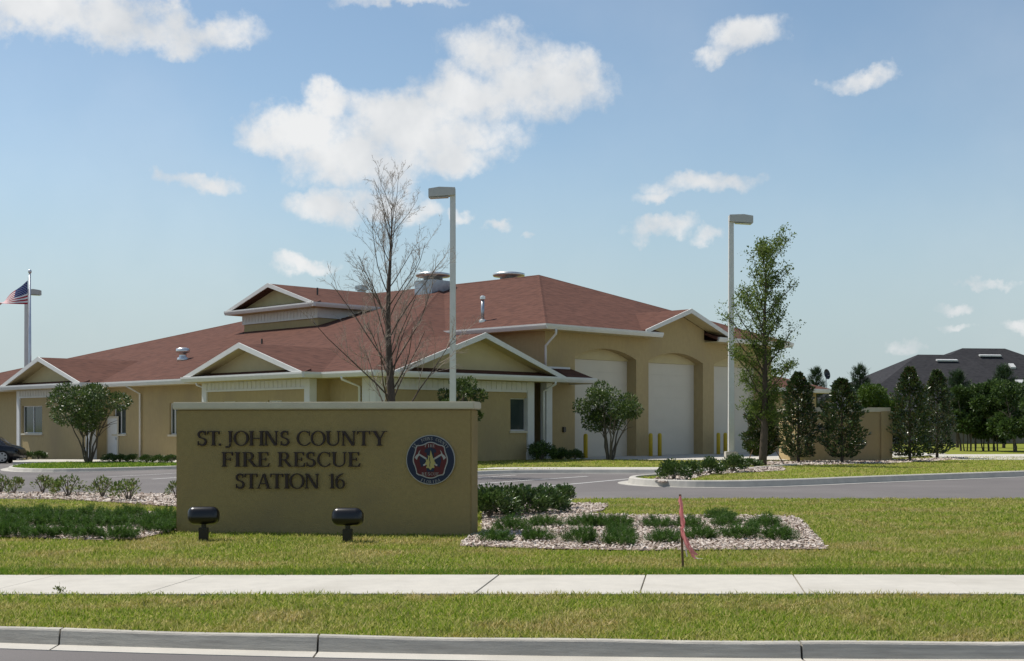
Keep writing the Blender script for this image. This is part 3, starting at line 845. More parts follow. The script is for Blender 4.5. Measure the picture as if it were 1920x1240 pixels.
# --- things that stand on the roofs (fixed to it, so parts of the building)
def on_left_slope(px, py, plane):
    c = math.sqrt(.5); best = None
    for i in range(4000):
        a = -11.5+i*.0054
        b = vpx(a, px); z = plane(a)
        Y = 62+c*(a+b); err = abs((HZ-(z-EYE)*F/Y)-py)
        if best is None or err < best[0]: best = (err, a, b, z)
    return best[1:]
bayp = lambda a: ZE+PB*(a+OV)
def mush(parent, a, b, z, rad, hgt, sq):
    bx = MB().box(a-sq, a+sq, b-sq, b+sq, z-.8, z+hgt).build('vent_curb', MT['metal'], parent)
    MB().lathe([(rad*.55,hgt),(rad*.55,hgt+.22),(rad*.95,hgt+.26),(rad,hgt+.34),(rad*.98,hgt+.44),(rad*.6,hgt+.52),(rad*.1,hgt+.55)], 28, (a,b,z)).build('vent_cap', MT['spun'], bx, smooth=True)
a, b, z = on_left_slope(803, 553, bayp); mush(main_roof, a+.3, b-.1, z, 1.08, .85, .8)
mush(main_roof, 11.8, 14.3, 9.75, 1.0, .72, .6)
a, b, z = on_left_slope(905, 603, bayp)
MB().tube([(a,b,z-.1),(a,b,z+1.1)], .085, n=10).build('flue_pipe', MT['metal'], main_roof, smooth=True)
MB().lathe([(.2,-.06),(.2,.05),(.11,.1)], 14, (a,b,z)).lathe([(.1,1.08),(.14,1.12),(.14,1.25),(.05,1.3)], 14, (a,b,z)).build('flue_collar', MT['spun'], main_roof)
a, b, z = on_left_slope(343, 675, zr)
MB().lathe([(.34,-.1),(.30,.1),(.2,.16),(.2,.36),(.36,.40),(.38,.46),(.37,.60),(.2,.66),(.02,.67)], 18, (a,b,z)).build('roof_vent', MT['spun'], wing_roof, smooth=True)
a, b, z = on_left_slope(678, 557, zr)
MB().box(a-.2,a+.2,b-.2,b+.2,z-.2,z+.42).box(a-.3,a+.3,b-.3,b+.3,z+.43,z+.75).build('roof_vent', MT['metal'], wing_roof)
for px, py, pl in ((491,645,zr),):
    a, b, z = on_left_slope(px, py, pl); MB().tube([(a,b,z-.1),(a,b,z+.28)], .05, n=8).build('vent_pipe', MT['black'], wing_roof)
a, b = 1.0, DB-2.2
MB().tube([(a,b,8.9),(a,b,9.62)], .05, n=8).build('vent_pipe', MT['black'], dro)

# satellite dish behind the end wing's roof
dish = thing('satellite_dish', 'dark round satellite dish on the red roof at the right end', 'dish', (20.0,83.2,4.55))
MB().tube([(0,0,-.9),(0,0,.15)], .03, n=8).build('mast', MT['metal'], dish)
dm = MB().lathe([(.001,0),(.15,.02),(.26,.07),(.30,.11),(.26,.09),(.15,.035),(.001,.015)], 20)
dd = dm.build('reflector', MT['black'], dish, smooth=True); dd.rotation_euler = (math.radians(75), 0, math.radians(25)); dd.location = (0,0,.25); dd.scale = (.8,1.15,1)
MB().tube([(0,-.02,.15),(.12,-.35,.2)], .015, n=6).build('feed_arm', MT['metal'], dish)

# ------------------------------------------------------------------ monument sign
PLs = Vector(((330-960)/F*19.6, 19.6, 0)); PRs = Vector(((884-960)/F*19.0, 19.0, 0))
SL = (PRs-PLs).length; sang = math.atan2(PRs.y-PLs.y, PRs.x-PLs.x)
sign = thing('monument_sign', 'wide tan stucco monument sign lettered for a fire rescue station', 'sign', PLs, sang)
SH, ST_ = 1.83, .58
MB().box(0, SL, 0, ST_, -.3, SH).build('wall', MT['sign'], sign, bevel=.018)
MB().box(-.04, SL+.045, -.045, ST_+.045, SH+.001, SH+.112).build('cap', MT['cap'], sign, bevel=.014)
def on_sign(px, py):
    k = (px-960)/F; d = (PRs-PLs)/SL
    s = (k*PLs.y-PLs.x)/(d.x-k*d.y)
    return s, EYE+(HZ-py)/F*(PLs.y+d.y*s)

def rect(x0, y0, x1, y1): return [(x0,y0),(x1,y0),(x1,y1),(x0,y1)]
def ring(cx, cy, rx, ry, tx, ty, a0, a1, n=18):
    o = []; i_ = []
    for k in range(n+1):
        t = math.radians(a0+(a1-a0)*k/n)
        o.append((cx+rx*math.cos(t), cy+ry*math.sin(t))); i_.append((cx+(rx-tx)*math.cos(t), cy+(ry-ty)*math.sin(t)))
    return [[o[k], o[k+1], i_[k+1], i_[k]] for k in range(n)]
TK, TN, SF = .155, .07, .055                 # thick stem, thin stroke, serif height
def stem(x, y0=0, y1=1, s0=True, s1=True, t=TK, e=.075):
    r_ = [rect(x, y0, x+t, y1)]
    if s0: r_.append([(x-e,y0),(x+t+e,y0),(x+t+e,y0+SF*.7),(x+t,y0+SF*1.7),(x,y0+SF*1.7),(x-e,y0+SF*.7)])
    if s1: r_.append([(x-e,y1-SF*.7),(x,y1-SF*1.7),(x+t,y1-SF*1.7),(x+t+e,y1-SF*.7),(x+t+e,y1),(x-e,y1)])
    return r_
def para(x0, y0, x1, y1, t): return [(x0,y0),(x0+t,y0),(x1+t,y1),(x1,y1)]
def thick_arc(cx, cy, rx, ry, a0, a1, t0, t1, n=16):
    """stroke along an ellipse whose weight swells in the middle"""
    q = []
    P = []
    for k in range(n+1):
        u = k/n; t = math.radians(a0+(a1-a0)*u); wd = t0+(t1-t0)*math.sin(math.pi*u)
        c, s = math.cos(t), math.sin(t)
        P.append(((cx+(rx+wd/2)*c, cy+(ry+wd/2)*s), (cx+(rx-wd/2)*c, cy+(ry-wd/2)*s)))
    return [[P[k][0], P[k+1][0], P[k+1][1], P[k][1]] for k in range(n)]
GL = {}
GL['T'] = (.82, stem(.345, s1=False)+[rect(.02,.94,.80,1.0), [(.02,.76),(.055,.76),(.10,.94),(.02,.94)], [(.80,.76),(.80,.94),(.72,.94),(.765,.76)]])
GL['.'] = (.18, [rect(.02,0,.16,.14)])
GL['I'] = (.32, stem(.09))
GL['H'] = (.98, stem(.09)+stem(.755)+[rect(.225,.47,.755,.53)])
GL['N'] = (.98, stem(.12, t=TN)+stem(.80, t=TN, s0=False)+[para(.70,0,.10,1,.17)])
GL['O'] = (1.02, ring(.51,.5,.49,.52,.135,.055,0,360,36))
GL['C'] = (.94, ring(.51,.5,.48,.52,.135,.055,48,318,30)+[[(.80,.68),(.85,.68),(.85,1.0),(.80,.93)], [(.80,.12),(.87,.17),(.87,.24),(.83,.24)]])
GL['D'] = (.94, stem(.09)+[rect(.225,.945,.46,1.0), rect(.225,0,.46,.055)]+ring(.45,.5,.46,.5,.14,.055,-90,90,20))
GL['U'] = (.94, stem(.08, y0=.32, s0=False)+stem(.78, y0=.32, s0=False, t=TN)+ring(.46,.33,.38,.35,.135,.08,180,270,12)+ring(.46,.33,.38,.35,.06,.08,270,360,12))
GL['Y'] = (.92, stem(.39, y1=.46, s1=False)+[[(.10,1),(.27,1),(.535,.44),(.39,.44)], [(.72,1),(.79,1),(.535,.44),(.46,.44)], rect(.01,.955,.36,1.0), rect(.60,.955,.91,1.0)])
GL['F'] = (.72, stem(.09)+[rect(.225,.945,.66,1.0), [(.66,.75),(.66,.945),(.56,.945),(.625,.75)], rect(.225,.48,.50,.535), rect(.49,.40,.53,.62)])
GL['E'] = (.78, stem(.09)+[rect(.225,.945,.66,1.0), [(.66,.76),(.66,.945),(.56,.945),(.625,.76)], rect(.225,.48,.50,.535), rect(.49,.40,.53,.62), rect(.225,0,.70,.055), [(.70,.055),(.60,.055),(.70,.25),(.735,.25)]])
GL['L'] = (.74, stem(.09)+[rect(.225,0,.68,.055), [(.68,.055),(.57,.055),(.67,.26),(.71,.26)]])
GL['R'] = (.88, stem(.09)+[rect(.225,.945,.42,1.0), rect(.225,.45,.42,.505), [(.36,.47),(.50,.47),(.86,0),(.68,0)], rect(.68,0,.89,.045)]+ring(.41,.725,.26,.275,.125,.055,-90,90,14))
GL['A'] = (.98, [para(.08,0,.45,1,.065), para(.72,0,.42,1,.155), rect(.25,.30,.72,.355), rect(-.0,0,.24,.045), rect(.63,0,.98,.045)])
GL['J'] = (.50, stem(.22, y0=.2, s0=False)+ring(.16,.16,.195,.30,.13,.07,-75,0,10)+[[(.0,-.16),(.20,-.14),(.20,-.07),(.02,-.06)], rect(-.01,-.15,.09,-.03)])
GL['S'] = (.66, thick_arc(.325,.745,.215,.225,35,270,.06,.13)+thick_arc(.325,.265,.235,.235,90,-150,.06,.13)+[[(.49,.72),(.54,.72),(.54,1.0),(.49,.93)], [(.06,0),(.11,.06),(.11,.30),(.06,.30)]])
GL['1'] = (.46, stem(.19, s1=False)+[[(.05,.86),(.05,.91),(.325,1.0),(.325,.93)]])
GL['6'] = (.66, ring(.34,.31,.30,.32,.12,.055,0,360,28)+thick_arc(.62,.42,.56,.58,98,180,.05,.11,12))
def glyph(ch, x0, x1, zb, zc, y, m, parent, depth, name='letter'):
    """letter ch filling x0..x1 wide with its cap height zb..zc, standing proud of plane y"""
    w_, polys = GL[ch]
    if ch in '.I': pass
    sx = (x1-x0)/w_; sz = zc-zb; mb = MB()
    for i, p in enumerate(polys):
        mb.prism([(x0+q[0]*sx, y, zb+q[1]*sz) for q in p], (0, -depth-.00025*(i % 9), 0))
    return mb.build(name, m, parent)
LINES = [
 (130,255,[('S',140,230),('T',226,335),('.',326,346),('J',388,452),('O',453,585),('H',586,712),('N',712,838),('S',850,936),('C',990,1118),('O',1112,1242),('U',1243,1368),('N',1372,1502),('T',1508,1624),('Y',1630,1770)]),
 (310,435,[('F',350,456),('I',462,512),('R',528,655),('E',658,768),('R',830,956),('E',966,1072),('S',1070,1160),('C',1166,1290),('U',1294,1420),('E',1432,1545)]),
 (495,622,[('S',468,552),('T',546,660),('A',650,775),('T',766,880),('I',884,932),('O',930,1062),('N',1060,1188),('1',1264,1322),('6',1322,1408)])]
sc = 4.571
for (t, b, ls) in LINES:
    for (ch, x0, x1) in ls:
        s0, zt = on_sign(340+x0/sc, 780+t/sc); s1, zb = on_sign(340+x1/sc, 780+b/sc)
        _, zt = on_sign(340+x0/sc, 780+t/sc); _, zb = on_sign(340+x0/sc, 780+b/sc)
        glyph(ch, s0, s1, zb, zt, -.018, MT['letter'], sign, .025)

# round emblem
ex, ez = on_sign(808, 862.5); ER = .362
em = MB().tube([(ex,-.002,ez),(ex,-.03,ez)], ER, n=48).build('emblem', MT['silver'], sign)
def disc(name, rad, y, m, th=.004):
    return MB().tube([(ex,y+th,ez),(ex,y,ez)], rad, n=48).build(name, m, em)
disc('field', ER-.012, -.0335, MT['navy'])
K = ER/405.0                                # emblem drawing unit
def E2(p, y): return (ex+(p[0]-600)*K, y, ez-(p[1]-640)*K)
def bez(a, b, c, n=8): return [((1-t)**2*a[0]+2*t*(1-t)*b[0]+t*t*c[0], (1-t)**2*a[1]+2*t*(1-t)*b[1]+t*t*c[1]) for t in [i/n for i in range(n)]]
out = bez((372,402),(470,400),(520,365))+bez((520,365),(600,325),(690,365))+bez((690,365),(740,398),(822,400))+bez((838,425),(845,500),(875,570))+bez((875,570),(905,640),(872,720))+bez((872,720),(838,800),(832,872))+bez((815,888),(740,895),(690,925))+bez((690,925),(600,965),(500,920))+bez((500,920),(450,895),(388,890))+bez((365,868),(360,800),(330,730))+bez((330,730),(285,640),(322,560))+bez((322,560),(350,490),(352,425))
cx, cy = 600, 642
inn = [(cx+(x-cx)*.935, cy+(y-cy)*.94) for x, y in out]
MB().prism([E2(p,-.0345) for p in out], (0,-.004,0)).build('shield_border', MT['silver'], em)
MB().prism([E2(p,-.0395) for p in inn], (0,-.003,0)).build('shield', MT['red'], em)
quad_n = MB()
for pts in ([(500,520),(700,520),(690,470),(600,430),(510,470)], [(435,560),(560,640),(560,690),(450,760),(420,660)], [(765,560),(640,640),(640,690),(750,760),(780,660)], [(540,520),(660,520),(660,830),(540,830)]):
    quad_n.prism([E2(p,-.043) for p in pts], (0,-.0015-.0003*len(quad_n.f),0))
quad_n.build('shield_field', MT['navy'], em)
for sg in (1, -1):
    X = lambda p: (600+sg*(p[0]-600), p[1])
    yy = -.047 if sg == 1 else -.049
    ax = MB()
    ax.prism([E2(X(p),yy) for p in ((405,560),(420,538),(720,718),(708,742))], (0,-.002,0))
    ax.prism([E2(X(p),yy-.0023) for p in ((440,475),(415,500),(395,545),(372,560),(338,600),(378,640),(392,600),(415,570),(420,520))], (0,-.002,0))
    ax.build('axe', MT['silver'], em)
fl = MB(); fl.prism([E2(p,-.0535) for p in ((608,480),(632,560),(648,610),(640,640),(672,610),(668,660),(690,690),(662,720),(672,770),(630,768),(605,805),(572,770),(530,772),(545,725),(512,700),(535,660),(522,620),(556,640),(566,600),(560,560),(590,585),(598,540))], (0,-.002,0))
fl.build('flame', MT['gold'], em)
MB().prism([E2(p,-.0557) for p in ((590,590),(600,600),(596,640),(606,680),(596,720),(602,750),(590,752),(586,715),(594,680),(584,640))], (0,-.001,0)).build('flame_core', MT['navy'], em)
def flat_word(word, xc, ytop, ybot, wide, y=-.0445):
    n = len(word); step = wide/n
    for i, ch in enumerate(word):
        if ch == ' ': continue
        w0 = step*(.42 if ch == 'I' else .84); x = xc-wide/2+step*(i+.5)
        p0 = E2((x-w0/2,ybot),y); p1 = E2((x+w0/2,ytop),y)
        glyph(ch, p0[0], p1[0], p0[2], p1[2], y, MT['silver'], em, .002)
flat_word('FIRE', 592, 385, 432, 175); flat_word('RESCUE', 600, 845, 892, 290)
def ring_word(word, rad, a0, a1, h, inward):
    n = len(word)
    for i, ch in enumerate(word):
        if ch == ' ': continue
        t = math.radians(a0+(a1-a0)*i/(n-1))
        wd, polys = GL[ch]; mb = MB(); sx = h*(.75 if ch != 'I' else .8)
        for k, p in enumerate(polys):
            pts = []
            for q in p:
                lx = (q[0]-wd/2)*sx; ly = (q[1]-.5)*h
                if inward:  # lower half: read left to right along the bottom
                    r_ = rad-ly; th = t+lx/rad
                else:
                    r_ = rad+ly; th = t-lx/rad
                pts.append((ex+r_*math.cos(th), -.0345, ez+r_*math.sin(th)))
            mb.prism(pts, (0,-.002-.0002*(k % 9),0))
        mb.build('letter', MT['silver'], em)
ring_word('ST. JOHNS COUNTY', ER*.86, 143, 37, ER*.125, False)
ring_word('FLORIDA', ER*.885, 247, 293, ER*.125, True)

# floodlights in the grass
def floodlight(px, py, yaw, label):
    p = gp(px, py)
    t = thing('floodlight', label, 'floodlight', p, yaw, 'ground floodlights in front of the sign')
    MB().box(-.065,.065,-.05,.05,-.1,.17).build('post', MT['black'], t, bevel=.008)
    MB().tube([(0,0,.16),(0,0,.235)], .035, n=10).build('swivel', MT['black'], t)
    me = bpy.data.meshes.new('housing'); bm = bmesh.new()
    bmesh.ops.create_cube(bm, size=1.0)
    for v in bm.verts: v.co = Vector((v.co.x*.43, v.co.y*.26, v.co.z*.245))
    bmesh.ops.bevel(bm, geom=bm.edges[:], offset=.095, segments=6, affect='EDGES', profile=.5)
    bm.to_mesh(me); bm.free(); me.materials.append(MT['black'])
    for q in me.polygons: q.use_smooth = True
    h = link('housing', me, t); h.location = (0,0,.335); h.rotation_euler = (math.radians(-12),0,0)
    MB().box(-.15,.15,.125,.135,-.07,.07).build('lens', MT['lens'], h)
floodlight(382, 1012, math.radians(4), 'black rounded floodlight in the grass below the words on the sign, near its left end')
floodlight(652, 1015, math.radians(-4), 'black rounded floodlight in the grass before the middle of the sign')

# ------------------------------------------------------------------ lamp posts, flag, bollards
def lamp_post(loc, hgt, side, label, wb=.135, rz=0.0):
    t = thing('lamp_post', label, 'lamp post', loc, rz, 'tall pale parking lot lamp posts')
    s0, s1 = wb, wb*.80
    pm = MB(); b = 0
    pm.v = [(-s0,-s0,-.3),(s0,-s0,-.3),(s0,s0,-.3),(-s0,s0,-.3),(-s1,-s1,hgt),(s1,-s1,hgt),(s1,s1,hgt),(-s1,s1,hgt)]
    pm.f = [(3,2,1,0),(4,5,6,7),(0,1,5,4),(1,2,6,5),(2,3,7,6),(3,0,4,7)]
    pm.build('pole', MT['pole'], t, bevel=.015)
    MB().box(-.28,.28,-.28,.28,-.4,.38).build('footing', MT['concrete'], t, bevel=.02)
    L_ = 1.0
    hd = MB()
    x0, x1, xm = .0, side*(L_+.0), side*.42
    hd.prism([(side*.10,-.22,hgt-.30),(side*.98,-.22,hgt-.36),(side*.98,-.22,hgt-.02),(side*.55,-.22,hgt+.05),(-side*.10,-.22,hgt+.03),(-side*.10,-.22,hgt-.28)], (0,.44,0))
    h = hd.build('lamp_head', MT['lamp'], t, bevel=.012)
    MB().prism([(side*.18,-.18,hgt-.335),(side*.92,-.18,hgt-.375),(side*.92,.18,hgt-.375),(side*.18,.18,hgt-.335)], (0,0,-.02)).build('lens', MT['lens'], h)
lamp_post((-2.40,53,G(-2.4,53)), 11.2, -1, 'tall pale lamp post behind the sign with its head turned left')
lamp_post((10.06,60,0), 11.2, 1, 'tall pale lamp post before the third bay door, head turned right')
lamp_post((-34.0,91.5,-.3), 11.35, 1, 'distant lamp post beside the flagpole behind the low wing')

fp = thing('flagpole', 'slim silver flagpole with ball top rising behind the left gable', 'flagpole', ((56-960)/F*85,85,-.3))
MB().tube([(0,0,-.2),(0,0,6),(0,0,11.75)], [.11,.10,.06], n=12).build('pole', MT['alu'], fp, smooth=True)
MB().lathe([(.02,11.72),(.09,11.78),(.12,11.88),(.09,11.98),(.01,12.02)], 14).build('ball', MT['alu'], fp, smooth=True)
MB().tube([(-.1,-.03,1.2),(-.1,-.03,11.5)], .012, n=5).build('halyard', MT['flag_white'], fp)
flag = thing('flag', 'red, white and blue striped flag flying to the left from the flagpole', 'flag', ((52-960)/F*85,85,8.0))
FW, FHt = 2.7, 1.55
def fpt(u, v):
    """u along the fly 0..1, v down the hoist 0..1"""
    x = -2.25*u
    top = 3.02-1.55*u**1.05; bot = 3.02-FHt-.02*math.sin(u*5)+.08*u
    z = top+(bot-top)*(v**(1-.25*u))
    y = .22*math.sin(u*9+v*2.0)*u**.6 + (1-v)*.9*u
    return (x, y, z-.02)
def flag_piece(name, u0, u1, v0, v1, m):
    mb = MB(); nu, nv = max(2, int((u1-u0)*26)), max(1, int((v1-v0)*13)*2)
    for i in range(nu+1):
        for j in range(nv+1): mb.v.append(fpt(u0+(u1-u0)*i/nu, v0+(v1-v0)*j/nv))
    for i in range(nu):
        for j in range(nv): mb.f.append((i*(nv+1)+j, (i+1)*(nv+1)+j, (i+1)*(nv+1)+j+1, i*(nv+1)+j+1))
    return mb.build(name, m, flag, smooth=True, fix=False)
for i in range(13):
    flag_piece('stripe', .4 if i < 7 else 0, 1, i/13, (i+1)/13, MT['flag_red'] if i % 2 == 0 else MT['flag_white'])
ct = flag_piece('canton', 0, .4, 0, 7/13, MT['flag_blue'])
stars = MB()
for r_ in range(9):
    for c_ in range(6 if r_ % 2 == 0 else 5):
        u = .4*((c_+.5+(.5 if r_ % 2 else 0))/6.0); v = 7/13*(r_+.7)/9.4
        p = Vector(fpt(u, v))+Vector((0,-.012,0))
        pts = [(p.x+(.028 if k % 2 == 0 else .012)*math.sin(k*math.pi/5), p.y, p.z+(.028 if k % 2 == 0 else .012)*math.cos(k*math.pi/5)) for k in range(10)]
        stars.prism(pts, (0,-.002,0))
tag(stars.build('stars', MT['flag_white'], ct), kind='stuff')

bl = ['yellow bollard left of the first bay door, beside the round bush', 'yellow bollard at the pier between first and second bay doors, left one of the pair',
      'yellow bollard in front of the second bay door, right one of its pair', 'yellow bollard at the third bay door, left one beside the lamp post', 'yellow bollard touching the lamp post in the photo, right one of its pair']
for i, (px, lb) in enumerate(zip((1098,1220,1237,1347,1360), bl)):
    a = upx(-.75, px); c = math.sqrt(.5)
    X, Y = 1.57+c*(a+.75), 62+c*(a-.75)
    b = MB().lathe([(.105,-.2),(.105,1.08),(.09,1.14),(.05,1.175),(.005,1.18)], 16).build('bollard', MT['yellow'], None, smooth=True)
    b.location = (X, Y, 0); tag(b, lb, 'bollard', 'yellow bollards guarding the bay doors')

# ------------------------------------------------------------------ right side: masonry screen, house
scr = thing('enclosure_wall', 'tan stucco enclosure wall with pale cap among the dark magnolias', 'wall', (12.55,57.2,0))
MB().box(0,3.95,0,.25,-.4,2.16).box(3.70,3.95,.252,4.2,-.4,2.16).box(0,.25,.252,4.2,-.4,2.16).build('wall', MT['stucco'], scr)
MB().box(-.06,4.01,-.06,.31,2.162,2.36).box(3.64,4.01,.312,4.26,2.162,2.36).box(-.06,.31,.312,4.26,2.162,2.36).build('cap', MT['cap'], scr, bevel=.015)
MB().box(3.58,4.07,-.12,.37,-.4,2.20).build('end_pier', MT['stucco'], scr)
hs = thing('house', 'house with broad charcoal shingle hip roof far right behind the trees', 'house', (42.3,118,.25), math.radians(8))
MB().box(-13,15,-4,10,-.6,3.0).build('wall', MT['house_wall'], hs)
q = MB()
q.prism([(-14,-5,2.9),(16,-5,2.9),(4.0,3,8.45),(-0.2,3,8.45)], (0,0,-.15)); q.prism([(16,-5,2.9),(16,11,2.9),(4.0,3,8.45)], (0,0,-.15)); q.prism([(-14,11,2.9),(-14,-5,2.9),(-.2,3,8.45)], (0,0,-.15)); q.prism([(16,11,2.9),(-14,11,2.9),(-.2,3,8.45),(4.0,3,8.45)], (0,0,-.15))
hr_ = q.build('roof', MT['dark_shingle'], hs)
q = MB(); q.prism([(-15.5,-7,2.6),(2,-7,2.6),(-.5,1.6,7.75),(-5.2,1.6,7.75)], (0,0,-.15)); q.prism([(-15.5,-7,2.6),(-5.2,1.6,7.75),(-15.5,10,2.6)], (0,0,-.15)); q.prism([(2,-7,2.6),(2,10,2.6),(-.5,1.6,7.75)], (0,0,-.15))
q.build('side_roof', MT['dark_shingle'], hs)
pz = lambda y: 2.6+(y+7)/8.6*5.15
pz2 = lambda y: 2.9+(y+5)/8*5.55
for (x0, x1, y, f_) in ((-4.0,-2.0,.55,pz),(.8,2.9,1.85,pz2)):
    MB().prism([(x0,y,f_(y)+.04),(x1,y,f_(y)+.04),(x1,y-.28,f_(y)-.04),(x0,y-.28,f_(y)-.04)], (0,0,.13)).build('roof_vent', MT['house_trim'], hr_)
MB().prism([(3.0,.6,pz2(.6)+.02),(3.5,.6,pz2(.6)+.02),(3.5,.1,pz2(.1)+.02),(3.0,.1,pz2(.1)+.02)], (0,0,.15)).build('skylight', MT['house_trim'], hr_)
MB().prism([(2.4,-1.6,pz2(-1.6)+.02),(3.6,-1.6,pz2(-1.6)+.02),(3.6,-2.0,pz2(-2.0)+.02),(2.4,-2.0,pz2(-2.0)+.02)], (0,0,.12)).build('skylight', MT['house_trim'], hr_)
MB().tube([(-7.2,-2.6,pz(-2.6)-.1),(-7.2,-2.6,pz(-2.6)+.4)], .06, n=8).build('vent_pipe', MT['black'], hr_)

# ------------------------------------------------------------------ black car at the left edge
cp = gp(1, 869, dz=-.13)
car = thing('parked_car', 'black car parked at the left edge before the low wing', 'car', (cp.x,cp.y+.8,G(cp.x,cp.y)-.135), math.radians(8))
secs = [(-3.55,.62,.50,.78,.62),(-3.45,.74,.30,.88,.74),(-2.9,.84,.20,.90,.84),(-2.3,.90,.19,.91,.92),(-1.7,.93,.19,.91,1.35),(-1.3,.94,.19,.91,1.44),(-.8,.94,.19,.91,1.45),(-.35,.93,.19,.91,1.36),(.15,.91,.19,.90,.98),(.5,.85,.20,.90,.87),(.75,.72,.24,.86,.74),(.86,.55,.34,.74,.58)]
mb = MB(); NS = 12
for (x, zb, zl, hw, zr_) in secs:
    cab = zr_-zb
    ring_ = [(-hw*.94,zl),(-hw,zl+(zb-zl)*.45),(-hw*.96,zb-.02),(-hw*(.90 if cab > .06 else .93),zb+.01),(-hw*(.68 if cab > .06 else .8),max(zb+.02,zr_-.05)),(-hw*.5,zr_ if cab > .02 else zb+.03)]
    full = ring_+[(-y, z) for y, z in ring_[::-1]]
    for (y, z) in full: mb.v.append((x, y, z))
for i in range(len(secs)-1):
    for k in range(NS):
        k2 = (k+1) % NS; mb.f.append((i*NS+k, i*NS+k2, (i+1)*NS+k2, (i+1)*NS+k))
mb.f.append(tuple(range(NS))); mb.f.append(tuple((len(secs)-1)*NS+k for k in range(NS)))
mb.build('body', MT['car'], car, smooth=True)
for sy in (-1, 1):
    q = MB(); q.prism([(-1.62,sy*.83,.97),(-1.35,sy*.74,1.34),(-.45,sy*.74,1.32),(-.02,sy*.83,.97)], (0,sy*.06,0)); q.build('side_window', MT['glass'], car)
    MB().box(.62,.80,sy*.62-.14,sy*.62+.14,.56,.68).build('headlight', MT['lens'], car, bevel=.03)
for wx in (0,-2.65):
    for sy in (-1,1):
        wm = MB()
        wm.tube([(wx,sy*.72,.335),(wx,sy*.93,.335)], .335, n=28)
        wh = wm.build('wheel', MT['tyre'], car, bevel=.0)
        rm = MB(); y0, y1 = sy*.925, sy*.945
        rm.tube([(wx,sy*.90,.335),(wx,sy*.938,.335)], .085, n=14)
        for k in range(6):
            t = k*math.pi/3; c, s = math.cos(t), math.sin(t)
            rm.prism([(wx+c*.05-s*.045,y0,.335+s*.05+c*.045),(wx+c*.235-s*.05,y0,.335+s*.235+c*.05),(wx+c*.235+s*.05,y0,.335+s*.235-c*.05),(wx+c*.05+s*.045,y0,.335+s*.05-c*.045)], (0,sy*(.012+.001*k),0))
        for k in range(24):
            t0, t1 = 2*math.pi*k/24, 2*math.pi*(k+1)/24
            rm.prism([(wx+.215*math.cos(t0),y0,.335+.215*math.sin(t0)),(wx+.245*math.cos(t0),y0,.335+.245*math.sin(t0)),(wx+.245*math.cos(t1),y0,.335+.245*math.sin(t1)),(wx+.215*math.cos(t1),y0,.335+.215*math.sin(t1))], (0,sy*.022,0))
        rm.build('rim', MT['rim'], wh)

# ------------------------------------------------------------------ survey stake with ribbon
sp = gp(1281, 1064)
stk = thing('survey_stake', 'thin wooden stake tied with pink ribbon in the grass near the sidewalk', 'stake', sp)
MB().prism([(-.012,-.01,-.1),(.014,-.01,-.1),(-.022,-.01,.82),(-.048,-.01,.82)], (0,.02,0)).build('post', MT['wood'], stk)
def ribbon(name, path, wd, m):
    mb = MB()
    for (x, y, z, w_, tw) in path:
        dx, dy = math.cos(tw)*w_/2, math.sin(tw)*w_/2
        mb.v += [(x-dx, y-dy, z), (x+dx, y+dy, z+.004)]
    for i in range(len(path)-1): mb.f.append((2*i, 2*i+1, 2*i+3, 2*i+2))
    return mb.build(name, m, stk, smooth=True, fix=False)
ribbon('ribbon', [(-.035,-.016,.80,.02,.0),(-.042,-.02,.75,.045,.5),(-.034,-.03,.69,.03,1.1),(-.026,-.025,.62,.055,.3),(-.02,-.03,.55,.035,-.7),(-.008,-.03,.49,.05,.2),(.0,-.03,.44,.02,.2)], .05, MT['pink'])
ribbon('ribbon', [(-.03,-.02,.79,.015,.3),(-.02,-.035,.70,.03,-.5),(-.012,-.04,.60,.025,.6),(.004,-.035,.50,.03,-.2),(.0,-.03,.46,.01,0)], .05, MT['pink'])
for k, (ex_, ez_, w_) in enumerate([(.15,.09,.045),(.12,.13,.05),(.165,.14,.04),(.09,.17,.035)]):
    ribbon('ribbon', [(-.022+.6*ex_*u**1.5+.4*ex_*u, -.02-.02*k-.03*u, .45-(.45-ez_)*u**.9+.012*math.sin(u*9+k*2), w_*(.45+.55*math.sin(.5+u*2.2+k)**2), math.sin(u*7+k*1.7)*.9) for u in [i/9 for i in range(10)]], .05, MT['pink'])
ribbon('ribbon', [(-.02,-.016,.40,.015,0),(.005,-.03,.32,.02,.5),(.02,-.035,.24,.018,.2),(.03,-.04,.17,.016,-.3),(.04,-.04,.12,.012,0)], .02, MT['white_rib'])
ribbon('ribbon', [(.12,-.05,.12,.012,0),(.16,-.06,.10,.015,.4),(.21,-.06,.105,.008,.2)], .02, MT['white_rib'])

# ------------------------------------------------------------------ planting
def rand_dirs(n):
    v = rng.normal(size=(n,3)); return v/np.linalg.norm(v, axis=1, keepdims=True)

def leaves(P, size, aspect=.5, up=.3, D=None, spread=.9):
    """one bent leaf (two triangles sharing a rib) per point"""
    n = len(P)
    d = rand_dirs(n) if D is None else D+rand_dirs(n)*spread
    d[:,2] += up; d /= np.linalg.norm(d, axis=1, keepdims=True)
    r = rand_dirs(n); s = np.cross(d, r); s /= np.linalg.norm(s, axis=1, keepdims=True)
    nn = np.cross(d, s)
    L_ = (size*rng.uniform(.6,1.3,n))[:,None]
    a = P; b = P+d*L_; mid = P+d*L_*.5
    c1 = mid+s*L_*aspect*.5+nn*L_*.10; c2 = mid-s*L_*aspect*.5+nn*L_*.10
    V = np.stack([a,c1,b,c2],1).reshape(-1,3)
    i = np.arange(n)*4
    T = np.concatenate([np.stack([i,i+1,i+2],1), np.stack([i,i+2,i+3],1)])
    return V, T

